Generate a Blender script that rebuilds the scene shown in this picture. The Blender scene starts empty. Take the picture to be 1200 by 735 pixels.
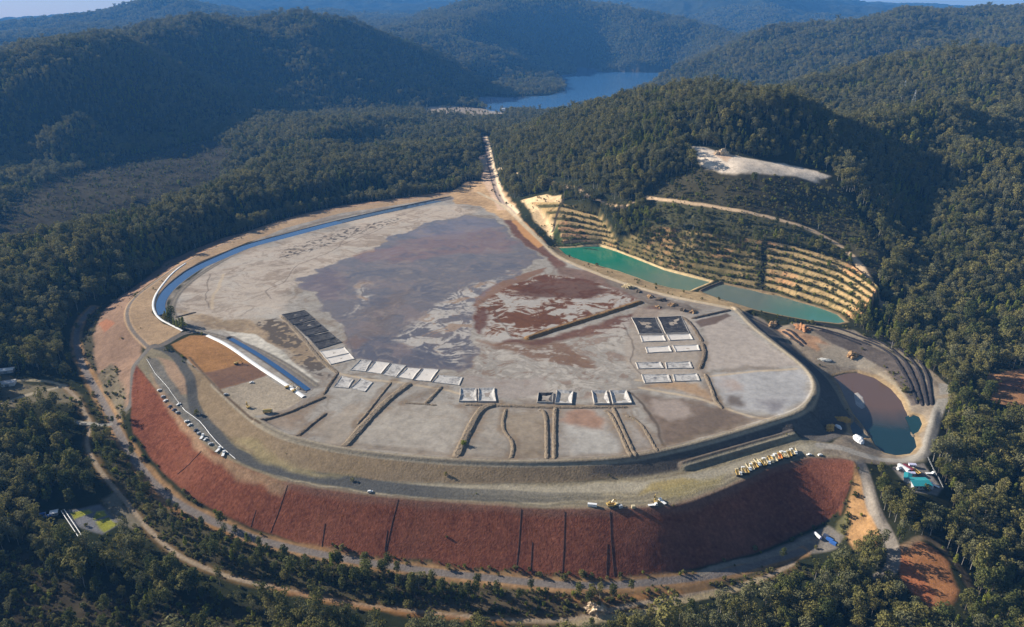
import bpy, bmesh, math, random
import numpy as np
from mathutils import Vector, Matrix
from mathutils.geometry import delaunay_2d_cdt

random.seed(7)
RNG = np.random.default_rng(7)
SC = bpy.context.scene
COL = SC.collection

# ------------------------------------------------------------------ camera
FPX, CX, CY = 857.0, 600.0, 367.5          # focal length and centre on a 1200 x 735 frame
PITCH = math.radians(22.4)
CAMH = 400.0
cam_data = bpy.data.cameras.new("camera")
cam_data.sensor_width = 36.0
cam_data.lens = 36.0 * FPX / 1200.0
cam_data.clip_start = 1.0
cam_data.clip_end = 120000.0
cam = bpy.data.objects.new("camera", cam_data)
COL.objects.link(cam)
cam.location = (0, 0, CAMH)
cam.rotation_euler = (math.radians(90) - PITCH, 0, 0)
SC.camera = cam

# ------------------------------------------------------------------ sky, sun, exposure
SUN_EL, SUN_AZ = math.radians(22.5), math.radians(-65.0)     # azimuth clockwise from +Y: low in the west, left of the view
world = bpy.data.worlds.new("World")
SC.world = world
world.use_nodes = True
wn = world.node_tree.nodes
sky = wn.new("ShaderNodeTexSky")
sky.sky_type = 'NISHITA'
sky.sun_disc = False
sky.sun_elevation = SUN_EL
sky.sun_rotation = SUN_AZ
sky.altitude = 600
sky.air_density = 1.0
sky.dust_density = 0.6
world.node_tree.links.new(sky.outputs[0], wn["Background"].inputs[0])
wn["Background"].inputs[1].default_value = 0.055
sun_data = bpy.data.lights.new("sun", 'SUN')
sun_data.energy = 5.0
sun_data.angle = math.radians(0.5)
sun_data.color = (1.0, 0.91, 0.79)
sun = bpy.data.objects.new("sun", sun_data)
COL.objects.link(sun)
sun_dir = Vector((math.sin(SUN_AZ) * math.cos(SUN_EL), math.cos(SUN_AZ) * math.cos(SUN_EL), math.sin(SUN_EL)))
sun.rotation_euler = sun_dir.to_track_quat('Z', 'Y').to_euler()
sun.location = (0, 0, 2000)
SC.view_settings.view_transform = 'Standard'
SC.view_settings.look = 'None'
SC.view_settings.gamma = 1.0
SC.view_settings.use_curve_mapping = False
SC.view_settings.exposure = 1.0
SC.render.engine = 'CYCLES'
SC.cycles.max_bounces = 5
SC.cycles.diffuse_bounces = 2
SC.cycles.glossy_bounces = 2
SC.cycles.transmission_bounces = 2
SC.cycles.volume_bounces = 0
SC.cycles.transparent_max_bounces = 4
SC.cycles.use_denoising = True

# ------------------------------------------------------------------ helpers: photograph -> ground, noise, shapes
cp, sp = math.cos(PITCH), math.sin(PITCH)


def ray(px, py):
    u, v = (px - CX) / FPX, (py - CY) / FPX
    return u, cp - v * sp, -sp - v * cp


def W(px, py, z):                             # where the sight line through (px, py) meets the level z
    dx, dy, dz = ray(px, py)
    t = (z - CAMH) / dz
    return (dx * t, dy * t, z)


def WD(px, py, D):                            # ... or the horizontal range D
    dx, dy, dz = ray(px, py)
    t = D / math.hypot(dx, dy)
    return (dx * t, dy * t, CAMH + dz * t)


def lin(c):
    c = c / 255.0
    return c / 12.92 if c <= 0.04045 else ((c + 0.055) / 1.055) ** 2.4


def C(r, g, b, k=1.0):                        # a sun-lit picture colour as an albedo
    return np.array((lin(r) * k, lin(g) * k, lin(b) * k))


PERM = RNG.permutation(256)
PERM = np.concatenate([PERM, PERM])
GA = np.arange(256) * (2 * np.pi / 256)
GX, GY = np.cos(GA), np.sin(GA)


def perlin(x, y):
    xi = np.floor(x).astype(np.int64); yi = np.floor(y).astype(np.int64)
    xf = x - xi; yf = y - yi
    xi &= 255; yi &= 255
    u = xf * xf * xf * (xf * (xf * 6 - 15) + 10)
    v = yf * yf * yf * (yf * (yf * 6 - 15) + 10)

    def g(ix, iy, fx, fy):
        h = PERM[PERM[ix & 255] + (iy & 255)]
        return GX[h] * fx + GY[h] * fy
    a = g(xi, yi, xf, yf); b = g(xi + 1, yi, xf - 1, yf)
    c = g(xi, yi + 1, xf, yf - 1); d = g(xi + 1, yi + 1, xf - 1, yf - 1)
    return (a + u * (b - a)) * (1 - v) + (c + u * (d - c)) * v


def fbm(x, y, s, octv=4, off=0.0):
    r = np.zeros_like(x); a = 1.0; f = 1.0 / s
    for i in range(octv):
        r += a * perlin(x * f + off + 17.3 * i, y * f - off + 9.1 * i)
        a *= 0.5; f *= 2.03
    return r


def sstep(a, b, x):
    t = np.clip((x - a) / (b - a), 0, 1)
    return t * t * (3 - 2 * t)


def densify(pts, step):
    out = [pts[0]]
    for a, b in zip(pts[:-1], pts[1:]):
        n = max(1, int(math.ceil(math.dist(a[:2], b[:2]) / step)))
        for i in range(1, n + 1):
            t = i / n
            out.append(tuple(a[k] + (b[k] - a[k]) * t for k in range(len(a))))
    return out


def smooth_line(pts, it=2):                    # Chaikin corner cutting, ends kept
    for _ in range(it):
        q = [pts[0]]
        for a, b in zip(pts[:-1], pts[1:]):
            q.append(tuple(a[k] * .75 + b[k] * .25 for k in range(len(a))))
            q.append(tuple(a[k] * .25 + b[k] * .75 for k in range(len(a))))
        q.append(pts[-1])
        pts = q
    return pts


# ------------------------------------------------------------------ the lie of the land: survey break lines
CREST = [(160, 428, 6), (187, 462, 4), (213, 490, 2), (233, 517, 1), (267, 540, 0), (310, 558, 0), (337, 567, 0), (400, 577, 0), (467, 585, 0), (533, 590, 0), (600, 595, 0), (667, 597, 0), (733, 597, 0), (800, 592, 0), (833, 580, 0), (867, 566, 0), (900, 550, 0), (933, 540, 0), (955, 536, 0), (1000, 539, -1)]
TOE = [(156, 440, 3), (154, 472, -4), (153, 497, -10), (167, 522, -15), (187, 551, -20), (213, 574, -23), (250, 598, -26), (283, 614, -27), (333, 631, -28), (367, 641, -28), (400, 647, -28), (450, 655, -28), (500, 661, -28), (567, 669, -28), (633, 676, -28), (690, 679, -28), (750, 676, -29), (800, 670, -31), (867, 654, -36), (900, 643, -37), (933, 628, -35), (967, 611, -29), (987, 594, -21), (998, 565, -9), (1003, 545, -2)]
UTOP = [(218, 424, 9), (240, 440, 10), (257, 456, 10), (293, 489, 10), (317, 505, 10), (345, 516, 10), (400, 528, 10), (467, 536, 10), (533, 541, 10), (600, 543, 10), (667, 542, 10), (733, 538, 10), (790, 527, 10), (840, 514, 10), (880, 502, 10), (912, 492, 10), (932, 486, 10), (948, 476, 10), (956, 462, 10), (957, 450, 10), (950, 437, 10), (935, 423, 10), (907, 402, 10), (883, 384, 10), (870, 370, 10), (860, 361, 10.5)]
UFOOT = [(228, 462, 4), (240, 487, 2), (262, 510, 1), (290, 531, 1), (330, 547, 1), (367, 555, 1), (420, 562, 1), (480, 566, 1), (540, 568, 1), (600, 567, 1), (667, 566, 1), (733, 560, 1), (790, 552, 1), (840, 538, 1), (880, 525, 1), (915, 514, 1), (930, 511, 2)]
RFOOT = [(880, 369, 4), (895, 377, 0), (912, 388, -3), (932, 407, -6), (951, 425, -9), (971, 442, -12), (982, 460, -13), (991, 479, -13), (1000, 491, -12)]
PERIM = [(535, 226, 12), (525, 228, 11.5), (450, 237, 11), (400, 244, 11), (333, 259, 11), (267, 283, 11), (213, 308, 11), (183, 329, 11), (161, 345, 10), (150, 358, 10), (148, 372, 10), (155, 388, 9), (171, 404, 8), (176, 408, 8)]
BACKRD = [(560, 226, 12.5), (585, 238, 12), (600, 250, 12), (612, 262, 11.5), (632, 280, 11.5), (645, 292, 11), (655, 301, 11), (680, 312, 11), (720, 328, 11), (760, 340, 11), (800, 350, 11), (840, 357, 11), (860, 361, 10.5)]
OUTLEFT = [(545, 216, 12), (520, 219, 6), (400, 237, -2), (333, 252, -4), (267, 274, -6), (213, 298, -8), (170, 328, -10), (135, 348, -12), (112, 362, -14), (92, 382, -15), (88, 405, -16), (98, 432, -17), (113, 458, -18), (128, 485, -18), (142, 512, -19), (162, 543, -23), (186, 572, -26), (215, 594, -28), (250, 613, -29), (290, 629, -29), (333, 642, -29), (400, 657, -29), (500, 671, -29), (600, 682, -29), (683, 688, -29), (750, 686, -30), (800, 680, -32), (833, 676, -34), (880, 664, -37), (920, 652, -37), (960, 640, -35), (1000, 630, -28), (1020, 600, -17), (1010, 560, -7), (1012, 542, -3)]
LAGOON1 = [(653, 290), (664, 290), (680, 289), (704, 288), (724, 294), (752, 305), (780, 316), (810, 324), (834, 330), (808, 341), (788, 338), (768, 333), (748, 326), (726, 318), (704, 312), (680, 305), (662, 298)]
LAGOON2 = [(821, 342), (847, 332), (870, 337), (908, 344), (932, 352), (962, 360), (982, 368), (992, 377), (982, 379), (947, 375), (914, 369), (882, 362), (860, 355), (840, 349)]
HILLROAD = [(757, 232, 82), (800, 236, 90), (860, 245, 90), (920, 258, 80), (960, 273, 66), (990, 291, 52), (1010, 311, 42), (1024, 335, 28), (1036, 358, 14)]

CREST, TOE, UTOP, UFOOT, RFOOT, PERIM, BACKRD, HILLROAD = [smooth_line(q) for q in (CREST, TOE, UTOP, UFOOT, RFOOT, PERIM, BACKRD, HILLROAD)]
TP = []


def L(pts, step=9):
    TP.extend(densify([W(*p) for p in pts], step))


def R(pts, step=120):
    TP.extend(densify([WD(*p) for p in pts], step))


def X(*pts):
    for p in pts:
        TP.append(W(*p))


for ln in (CREST, TOE, UTOP, UFOOT, RFOOT, PERIM, BACKRD):
    L(ln)
L(OUTLEFT, 14)
# tailings level just inside the rim
L([(232, 418, 9), (262, 442, 9), (297, 470, 9), (320, 495, 9), (345, 508, 9), (400, 521, 9), (467, 529, 9), (600, 536, 9), (733, 531, 9), (840, 508, 9), (905, 488, 9), (935, 476, 9), (946, 460, 9), (944, 444, 9), (925, 425, 9), (898, 404, 9), (872, 384, 9), (858, 372, 9.5), (800, 357, 10), (720, 336, 10), (660, 312, 10), (630, 290, 10), (600, 264, 10.5), (560, 240, 10.5), (450, 248, 10), (400, 258, 10), (333, 276, 10), (275, 297, 10), (235, 322, 10), (212, 345, 9.5), (208, 365, 9), (225, 384, 9), (245, 400, 9)], 14)
L([(1040, 352, 6), (1006, 378, 3), (990, 384, 3), (960, 381, 4), (925, 377, 5), (890, 370, 6), (868, 363, 9)])       # rim south of the second lagoon
L([(p[0], p[1], 3) for p in LAGOON1 + LAGOON1[:1]])
L([(p[0], p[1], 3) for p in LAGOON2 + LAGOON2[:1]])
# right of the dam: yard, ponds, road
PONDR = [(975, 441), (990, 437), (1005, 436), (1025, 442), (1045, 455), (1058, 470), (1064, 483), (1068, 497), (1074, 512), (1076, 524), (1068, 532), (1050, 534), (1036, 531), (1025, 522), (1017, 508), (1008, 496), (998, 484), (990, 468), (983, 452)]
PONDS = [(1062, 490), (1070, 485), (1078, 488), (1082, 497), (1078, 506), (1070, 509)]
PONDW = [(994, 497), (1000, 491), (1008, 500), (1016, 511), (1012, 515), (996, 509)]
L([(p[0], p[1], -14) for p in PONDR + PONDR[:1]], 12)
L([(p[0], p[1], -13.5) for p in PONDS + PONDS[:1]], 12)
L([(1000, 540, -1), (1015, 538, -3), (1040, 541, -6), (1070, 541, -8), (1082, 530, -9), (1088, 510, -9), (1095, 485, -8), (1103, 462, -6), (1098, 448, -4)], 12)
L([(915, 386, 3), (940, 392, 2), (975, 398, 1), (1010, 405, 0), (1045, 418, -1), (1070, 432, -2), (1095, 450, -4)], 14)
L([(925, 398, -2), (960, 416, -6), (1000, 424, -8), (1030, 436, -10), (1055, 458, -11), (1070, 476, -11), (1085, 480, -10)], 14)
L([(1012, 542, -4), (1018, 565, -7), (1024, 590, -10), (1035, 615, -17), (1047, 640, -22), (1048, 665, -26), (1040, 690, -30)], 14)
L([(1040, 548, -7), (1085, 545, -9), (1105, 575, -10), (1070, 585, -10), (1045, 565, -9)], 14)
L([(1058, 640, -18), (1085, 640, -18), (1110, 655, -20), (1128, 685, -24), (1115, 705, -28), (1085, 700, -28)], 14)
X((960, 525, 0), (985, 525, -1), (985, 512, -3), (945, 520, 1), (970, 505, -6), (960, 492, -7))
# terraces and the hill above the lagoons
L([(624, 232, 40), (655, 233, 52), (700, 236, 62), (740, 238, 73)], 20)
X((640, 262, 14), (645, 279, 8))
L(HILLROAD, 14)
L([(p[0], p[1] - 5, p[2] + 3) for p in HILLROAD], 20)
L([(700, 252, 45), (760, 264, 52), (820, 272, 58), (900, 282, 58), (935, 289, 54), (977, 302, 46), (1002, 312, 39), (1020, 336, 26), (1030, 356, 12)], 16)
L([(812, 172, 163), (830, 182, 154), (870, 193, 146), (920, 201, 136), (968, 205, 131)], 25)
L([(812, 166, 166), (850, 175, 160), (900, 186, 148), (950, 196, 138), (975, 203, 131)], 25)
# track up to the saddle
ACCESS = [(603, 252, 12), (590, 240, 13), (583, 228, 15), (578, 212, 20), (574, 196, 26), (571, 180, 33), (569, 166, 40), (567, 156, 44)]
L(ACCESS, 14)
X((545, 200, 22), (555, 178, 34), (600, 225, 26), (595, 200, 42), (590, 170, 62))
# right hill
R([(566, 158, 2350), (600, 152, 2250), (640, 141, 2150), (700, 122, 2000), (760, 108, 1900), (800, 100, 1780), (840, 101, 1700), (880, 110, 1640), (930, 122, 1560)], 60)
R([(870, 110, 2150), (930, 97, 2350), (1000, 80, 2600), (1050, 70, 2700), (1120, 64, 2700), (1200, 62, 2600), (1260, 55, 2550)], 80)
R([(700, 150, 1650), (640, 170, 1800), (760, 150, 1560), (820, 130, 1530), (860, 130, 1500)], 80)
X((640, 225, 50), (700, 205, 100), (760, 190, 135), (760, 215, 105), (690, 232, 70))
def PZ(pts, step=90):                          # picture column, range and height
    TP.extend(densify([(D * math.sin(math.atan((px - CX) / FPX * 0.97)), D * math.cos(math.atan((px - CX) / FPX * 0.97)), z) for px, D, z in pts], step))


PZ([(590, 3000, -5), (640, 2850, 0), (700, 2650, 30), (760, 2450, 60), (820, 2250, 85), (880, 2080, 110), (940, 2000, 140), (1000, 1980, 150), (1080, 2000, 160), (1180, 2050, 165)])
PZ([(780, 3150, 10), (880, 3150, 40), (980, 3200, 60), (1100, 3200, 70), (1250, 3200, 80)], 120)
X((975, 190, 145), (1000, 210, 125), (1000, 180, 150), (985, 240, 92), (1010, 260, 76), (1030, 290, 58), (1045, 320, 34), (1050, 345, 14))
L([(1165, 128, 200), (1122, 165, 160), (1096, 205, 112), (1080, 245, 66), (1070, 290, 34), (1067, 330, 12), (1085, 380, 2), (1105, 425, -3)], 25)
L([(1000, 150, 180), (1060, 140, 195), (1110, 120, 225)], 40)
L([(1135, 170, 172), (1175, 205, 130), (1215, 245, 86), (1265, 305, 34), (1330, 380, 0)], 30)
L([(1092, 250, 78), (1135, 292, 52), (1182, 340, 24), (1240, 400, 2)], 30)
L([(1075, 335, 16), (1112, 372, 6), (1160, 412, -2), (1220, 438, -2)], 30)
L([(1200, 150, 165), (1250, 190, 125), (1320, 260, 60)], 40)
L([(1110, 445, -5), (1150, 447, -3), (1200, 440, 2), (1260, 440, 6)], 25)
L([(1110, 500, -14), (1130, 560, -20), (1140, 620, -26), (1160, 700, -32), (1180, 760, -34)], 30)
L([(1200, 480, -6), (1230, 560, -14), (1250, 650, -22), (1300, 760, -28)], 40)
# front and left flats
L([(107, 497, -19), (110, 545, -23), (133, 571, -26), (150, 591, -28), (167, 613, -30), (187, 634, -31), (233, 664, -31), (300, 684, -31), (400, 707, -31), (527, 721, -31), (600, 727, -32), (700, 722, -32), (773, 706, -33), (860, 690, -37)], 20)
X((0, 735, -32), (100, 760, -33), (300, 780, -34), (500, 790, -34), (700, 790, -36), (900, 760, -38), (1000, 760, -38), (60, 600, -30), (0, 600, -28), (120, 600, -30), (60, 520, -24), (0, 480, -18), (40, 455, -18), (70, 420, -17), (0, 420, -14), (-80, 500, -20), (-100, 650, -28), (-80, 380, -6), (950, 700, -37), (880, 720, -38), (1000, 690, -34))
TP.extend([(x, y, -35) for x in range(-500, 501, 100) for y in (260, 340)])
# left: wooded ridge beside the dam, dark valley, second ridge, swamp flat
L([(-60, 385, 16), (0, 354, 20), (60, 326, 24), (120, 300, 28), (200, 268, 30), (300, 240, 32), (400, 212, 36), (470, 194, 40), (520, 180, 44), (552, 164, 50)], 40)
L([(-60, 338, -24), (0, 322, -26), (100, 288, -38), (180, 264, -40), (260, 238, -40), (330, 207, -34), (400, 182, -24), (440, 166, -6), (490, 152, 8)], 40)
L([(-60, 304, 30), (0, 290, 32), (100, 266, 38), (200, 243, 44), (262, 217, 48), (330, 176, 48), (390, 155, 42), (440, 146, 26)], 40)
L([(-60, 280, -14), (0, 268, -14), (100, 246, -14), (200, 220, -14), (250, 200, -14), (262, 190, -14), (180, 182, -12), (100, 190, -12), (40, 208, -12), (-40, 225, -12)], 60)
L([(-60, 205, -10), (0, 192, -8), (100, 172, -8), (200, 158, -8), (300, 142, -8), (400, 132, -10), (480, 127, -12), (540, 127, -18)], 70)
# hills behind the flat
R([(-80, 150, 2700), (0, 122, 2750), (30, 85, 2950), (60, 62, 3150), (100, 47, 3350), (140, 46, 3500), (175, 40, 3700), (205, 26, 4000), (235, 14, 4250), (265, 11, 4350), (300, 16, 4400), (360, 20, 4400), (400, 23, 4400), (440, 32, 4380), (480, 52, 4400), (525, 68, 4700), (570, 77, 5050), (615, 83, 5250), (645, 87, 5350)], 90)
R([(60, 140, 2600), (90, 110, 2850), (110, 75, 3100)], 100)
R([(300, 138, 3050), (265, 110, 3350), (225, 80, 3650), (200, 55, 3850)], 100)
R([(330, 100, 3500), (350, 70, 3800), (365, 45, 4100)], 100)
R([(420, 118, 3500), (410, 80, 3900), (400, 50, 4200)], 100)
R([(-150, 60, 5200), (-60, 72, 5400), (0, 66, 5600), (50, 62, 6000), (90, 52, 6400)], 150)
R([(-100, 92, 4700), (0, 88, 4800), (50, 80, 4900)], 150)
R([(520, 100, 4750), (560, 99, 4800), (590, 96, 4800), (630, 96, 4800), (652, 100, 4750)], 60)           # island
LAKE = [(560, 112), (562, 122), (585, 131), (650, 131), (770, 108), (790, 85), (748, 85), (705, 84), (690, 79), (672, 79), (676, 86), (645, 90), (658, 94), (664, 105), (645, 111), (600, 113)]
L([(p[0], p[1], -32) for p in LAKE + LAKE[:1]], 50)
L([(500, 128, -12), (545, 131, -18), (575, 134, -10)], 50)
# round the lake and beyond
R([(480, 66, 5200), (505, 45, 5600), (530, 40, 5700), (560, 52, 5500), (590, 66, 5300)], 150)
R([(440, 26, 7500), (500, 14, 7200), (550, 6, 7000), (600, -3, 6900), (650, -5, 6900), (720, 0, 6900), (780, 14, 6600), (830, 32, 6300), (860, 48, 6000)], 200)
R([(690, 70, 5450), (720, 66, 5500), (760, 68, 5300), (800, 72, 5200), (850, 70, 5000)], 150)
R([(780, 88, 4300), (820, 75, 4400), (850, 58, 4500), (890, 42, 4600), (940, 33, 4700), (1000, 24, 4700), (1050, 17, 4800), (1090, 13, 4900), (1150, 15, 4900), (1220, 14, 4900), (1300, 10, 4900)], 140)
R([(780, 4, 10500), (850, -8, 10500), (910, -5, 10200), (950, 12, 10000), (990, 25, 9600), (1010, 32, 9200)], 300)
R([(860, 62, 7500), (950, 50, 7800), (1050, 38, 8000), (1200, 30, 8000)], 400)
R([(950, 12, 17000), (1020, 6, 17000), (1100, 5, 17000), (1200, 13, 17000), (1300, 12, 17000)], 600)
R([(130, 20, 8300), (160, 4, 8500), (200, -6, 8700), (230, 2, 8700), (290, 14, 8800)], 200)
R([(100, 42, 7000), (160, 36, 7200), (300, 30, 7600), (420, 34, 7600)], 300)
R([(-150, 30, 14500), (0, 23, 15000), (60, 19, 15000), (120, 14, 15000), (180, 11, 15000)], 500)
R([(-150, 40, 10500), (0, 40, 11000), (100, 34, 11000), (180, 26, 11000)], 500)
R([(220, -2, 15000), (300, -9, 14500), (400, -8, 14500), (450, -4, 14500), (560, -2, 15000), (700, -2, 15000), (800, 0, 15500)], 500)
R([(300, 22, 11000), (450, 16, 11000), (600, 14, 10500), (720, 14, 10500)], 400)
for a in range(-58, 59, 4):
    t = math.radians(a)
    for r, z in ((24000, 120), (27000, 60)):
        TP.append((r * math.sin(t), r * math.cos(t), z))
for a, s in ((-60, -1), (60, 1)):
    t = math.radians(a)
    for r, z in ((500, -30), (900, 5), (1500, 30), (2200, 60), (3200, 150), (4500, 220), (7000, 200), (11000, 250), (17000, 250)):
        TP.append((r * math.sin(t), r * math.cos(t), z))

# drop near-duplicates, triangulate
seen, pts = set(), []
for x, y, z in TP:
    d = math.hypot(x, y)
    q = 1.5 if d < 2000 else 12
    k = (round(x / q), round(y / q))
    if k not in seen:
        seen.add(k); pts.append((x, y, z))
P3 = np.array(pts)
vo, _, fo, ov, _, _ = delaunay_2d_cdt([Vector(p[:2]) for p in pts], [], [], 0, 1e-4)
vz = np.array([P3[o[0]][2] for o in ov]); vxy = np.array([tuple(v) for v in vo])
tris = np.array([f for f in fo if len(f) == 3])

# polar survey grid: denser close by
NA = 1320
TH = np.radians(np.linspace(-50, 50, NA))
RR = np.concatenate([np.geomspace(300, 440, 70, endpoint=False), np.geomspace(440, 1750, 860, endpoint=False), np.geomspace(1750, 6000, 330, endpoint=False), np.geomspace(6000, 25500, 170)])
NR = len(RR)
LR = np.log(RR)
GXX = np.outer(RR, np.sin(TH)); GYY = np.outer(RR, np.cos(TH))
GZ = np.full((NR, NA), np.nan)
edge_t = np.linspace(0, 1, 7)
for t in tris:
    a, b, c = vxy[t[0]], vxy[t[1]], vxy[t[2]]
    den = (b[1] - c[1]) * (a[0] - c[0]) + (c[0] - b[0]) * (a[1] - c[1])
    if abs(den) < 1e-6:
        continue
    e = np.concatenate([np.outer(1 - edge_t, p) + np.outer(edge_t, q) for p, q in ((a, b), (b, c), (c, a))])
    th = np.arctan2(e[:, 0], e[:, 1]); rr = np.hypot(e[:, 0], e[:, 1])
    j0 = max(0, np.searchsorted(TH, th.min()) - 1); j1 = min(NA, np.searchsorted(TH, th.max()) + 2)
    i0 = max(0, np.searchsorted(RR, rr.min()) - 2); i1 = min(NR, np.searchsorted(RR, rr.max()) + 2)
    if j1 <= j0 or i1 <= i0:
        continue
    x = GXX[i0:i1, j0:j1]; y = GYY[i0:i1, j0:j1]
    l1 = ((b[1] - c[1]) * (x - c[0]) + (c[0] - b[0]) * (y - c[1])) / den
    l2 = ((c[1] - a[1]) * (x - c[0]) + (a[0] - c[0]) * (y - c[1])) / den
    l3 = 1 - l1 - l2
    m = (l1 > -1e-6) & (l2 > -1e-6) & (l3 > -1e-6)
    if m.any():
        zz = l1 * vz[t[0]] + l2 * vz[t[1]] + l3 * vz[t[2]]
        GZ[i0:i1, j0:j1][m] = zz[m]
nanm = np.isnan(GZ)
GZ[nanm] = -35.0


def boxblur(a, r):
    p = np.pad(a, ((r, r), (r, r)), mode='edge')
    c = np.cumsum(p, 0); c = np.vstack([np.zeros((1, c.shape[1])), c]); p = (c[2 * r + 1:] - c[:-2 * r - 1]) / (2 * r + 1)
    c = np.cumsum(p, 1); c = np.hstack([np.zeros((c.shape[0], 1)), c]); return (c[:, 2 * r + 1:] - c[:, :-2 * r - 1]) / (2 * r + 1)


class Field:                                   # distance tests against polygons and lines, on a boxed subset of the grid
    pass


def pip(x, y, poly):
    inside = np.zeros(x.shape, bool)
    n = len(poly)
    for i in range(n):
        x1, y1 = poly[i][:2]; x2, y2 = poly[(i + 1) % n][:2]
        if y1 == y2:
            continue
        c = ((y1 > y) != (y2 > y)) & (x < (x2 - x1) * (y - y1) / (y2 - y1) + x1)
        inside ^= c
    return inside


def segd(x, y, line):
    d = np.full(x.shape, 1e18)
    for a, b in zip(line[:-1], line[1:]):
        ex, ey = b[0] - a[0], b[1] - a[1]
        l2 = ex * ex + ey * ey + 1e-12
        t = np.clip(((x - a[0]) * ex + (y - a[1]) * ey) / l2, 0, 1)
        d = np.minimum(d, (x - a[0] - t * ex) ** 2 + (y - a[1] - t * ey) ** 2)
    return np.sqrt(d)


def window(pts, pad):                          # grid rows/columns that can touch the shape
    q = densify(list(pts), 25)
    th = [math.atan2(p[0], p[1]) for p in q]; rr = [math.hypot(p[0], p[1]) for p in q]
    rmin = max(min(rr) - pad, 1.0)
    dt = pad / rmin
    return slice(max(0, np.searchsorted(RR, rmin) - 1), min(NR, np.searchsorted(RR, max(rr) + pad) + 1)), slice(max(0, np.searchsorted(TH, min(th) - dt) - 1), min(NA, np.searchsorted(TH, max(th) + dt) + 1))


WN1 = fbm(GXX, GYY, 40.0, 4, 3.3)
WN2 = fbm(GXX, GYY, 40.0, 4, 71.7)


def sd_poly(poly, pad=20, warp=0.0):
    s = window(list(poly) + [poly[0]], pad + warp)
    x = GXX[s] + warp * WN1[s]; y = GYY[s] + warp * WN2[s]
    d = segd(x, y, list(poly) + [poly[0]])
    return s, np.where(pip(x, y, poly), -d, d)


def sd_line(line, pad=20, warp=0.0):
    s = window(line, pad + warp)
    return s, segd(GXX[s] + warp * WN1[s], GYY[s] + warp * WN2[s], line)


def PW(px, z):                                 # a picture polygon on level z
    return [W(p[0], p[1], z) for p in px]


# the works (dam, ponds, yards) keep their crisp breaks; everything wild is smoothed and roughened
DAMPOLY = [W(p[0], p[1], 0) for p in [(535, 222), (400, 242), (267, 281), (213, 305), (160, 340), (100, 365), (80, 400), (95, 450), (135, 520), (180, 580), (250, 625), (400, 665), (600, 692), (750, 694), (900, 668), (1010, 640), (1030, 600), (1110, 580), (1110, 450), (1050, 400), (1030, 375)]]
DAMPOLY += [W(*p) for p in [(1030, 356, 12), (1020, 336, 26), (1002, 312, 39), (977, 302, 46), (935, 289, 54), (900, 282, 58), (820, 272, 58), (760, 264, 52), (700, 252, 42), (660, 248, 30), (640, 262, 14), (610, 240, 14), (585, 215, 18)]]
s, dsd = sd_poly(DAMPOLY, 400)
wild = np.ones((NR, NA)); wild[s] = sstep(0, 60, dsd)
g0 = boxblur(boxblur(GZ, 1), 2)
g1 = boxblur(boxblur(GZ, 5), 5)
g2 = boxblur(boxblur(GZ, 4), 4)
gface = boxblur(GZ, 2)
for _ in range(2):                             # the rock face is dressed smooth along its length
    p_ = np.pad(gface, ((0, 0), (12, 12)), mode='edge'); c_ = np.hstack([np.zeros((NR, 1)), np.cumsum(p_, 1)]); gface = (c_[:, 25:] - c_[:, :-25]) / 25
wfar = sstep(1500, 2600, RR)[:, None] * np.ones((1, NA))
FACE = [W(*p) for p in CREST] + [W(*p) for p in TOE[::-1]]
s, fsd = sd_poly(FACE, 30)
wf = np.zeros((NR, NA)); wf[s] = sstep(1, -9, fsd)
GZ = (g0 * (1 - wf) + gface * wf) * (1 - wild) + wild * (g1 * (1 - wfar) + g2 * wfar)
# spurs and gullies
amp = np.clip(sstep(900, 5000, RR)[:, None] * 60 + 3.0, 0, 63) * wild
elev = np.clip((GZ + 25) / 120.0, 0.05, 1.0)
rid = 1 - 2 * np.abs(fbm(GXX, GYY, 620.0, 4, 5.1))
rid2 = 1 - 2 * np.abs(fbm(GXX, GYY, 1500.0, 3, 25.1))
GZ = GZ + amp * elev * (0.75 * (rid - 0.55) + 0.9 * (rid2 - 0.55) * wfar)
GZ += wild * 1.2 * fbm(GXX, GYY, 60.0, 3, 11.0)
# terraces cut into the slope above the lagoons
TERR = [[W(*q) for q in r_] for r_ in ([(622, 239, 32), (655, 237, 49), (702, 250, 45), (724, 262, 48), (722, 292, 4), (704, 287, 3), (660, 286, 4), (652, 268, 14)], [(724, 262, 48), (760, 264, 52), (820, 272, 58), (892, 281, 58), (893, 342, 4), (870, 336, 3), (834, 329, 3), (780, 315, 3), (724, 293, 4)], [(893, 281, 58), (935, 289, 54), (977, 302, 46), (1002, 312, 39), (1020, 336, 26), (1028, 356, 13), (1008, 376, 4), (994, 375, 3), (982, 367, 3), (932, 351, 3), (894, 342, 4)])]
STEP = 7.6
RISER = np.zeros((NR, NA)); TMASK = np.zeros((NR, NA))
# ------------------------------------------------------------------ regions, ground colours and small relief, all in ground coordinates
REG_NAMES = ["ground", "hills", "tailings_beach", "rock_dam_face", "embankment_bench", "dirt_road", "terraced_slope", "raised_embankment", "sediment_basin", "gravel_yard", "swamp", "earth_slope", "haul_road"]
REG_LABEL = {
    "ground": "dark forest floor and scrub around the tailings dam", "hills": "forested hills rolling back to the horizon under blue haze",
    "tailings_beach": "grey and brown tailings surface inside the dam", "rock_dam_face": "long red rock outer face of the dam",
    "embankment_bench": "broad grey bench running round the dam above the red face", "dirt_road": "pale dirt roads and tracks around the works",
    "terraced_slope": "stepped tan terraces cut above the green lagoons", "raised_embankment": "upper earth embankment holding the tailings",
    "sediment_basin": "orange brown sediment basin beside the white lined channel", "gravel_yard": "grey gravel yards and spoil heaps right of the dam",
    "swamp": "flat brown swamp clearing beyond the wooded ridges", "earth_slope": "bare orange and tan cut earth slopes", "haul_road": "dark grey haul road along the bench"}
RID = {n: i for i, n in enumerate(REG_NAMES)}
REGION = np.zeros((NR, NA), np.int8)
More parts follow.
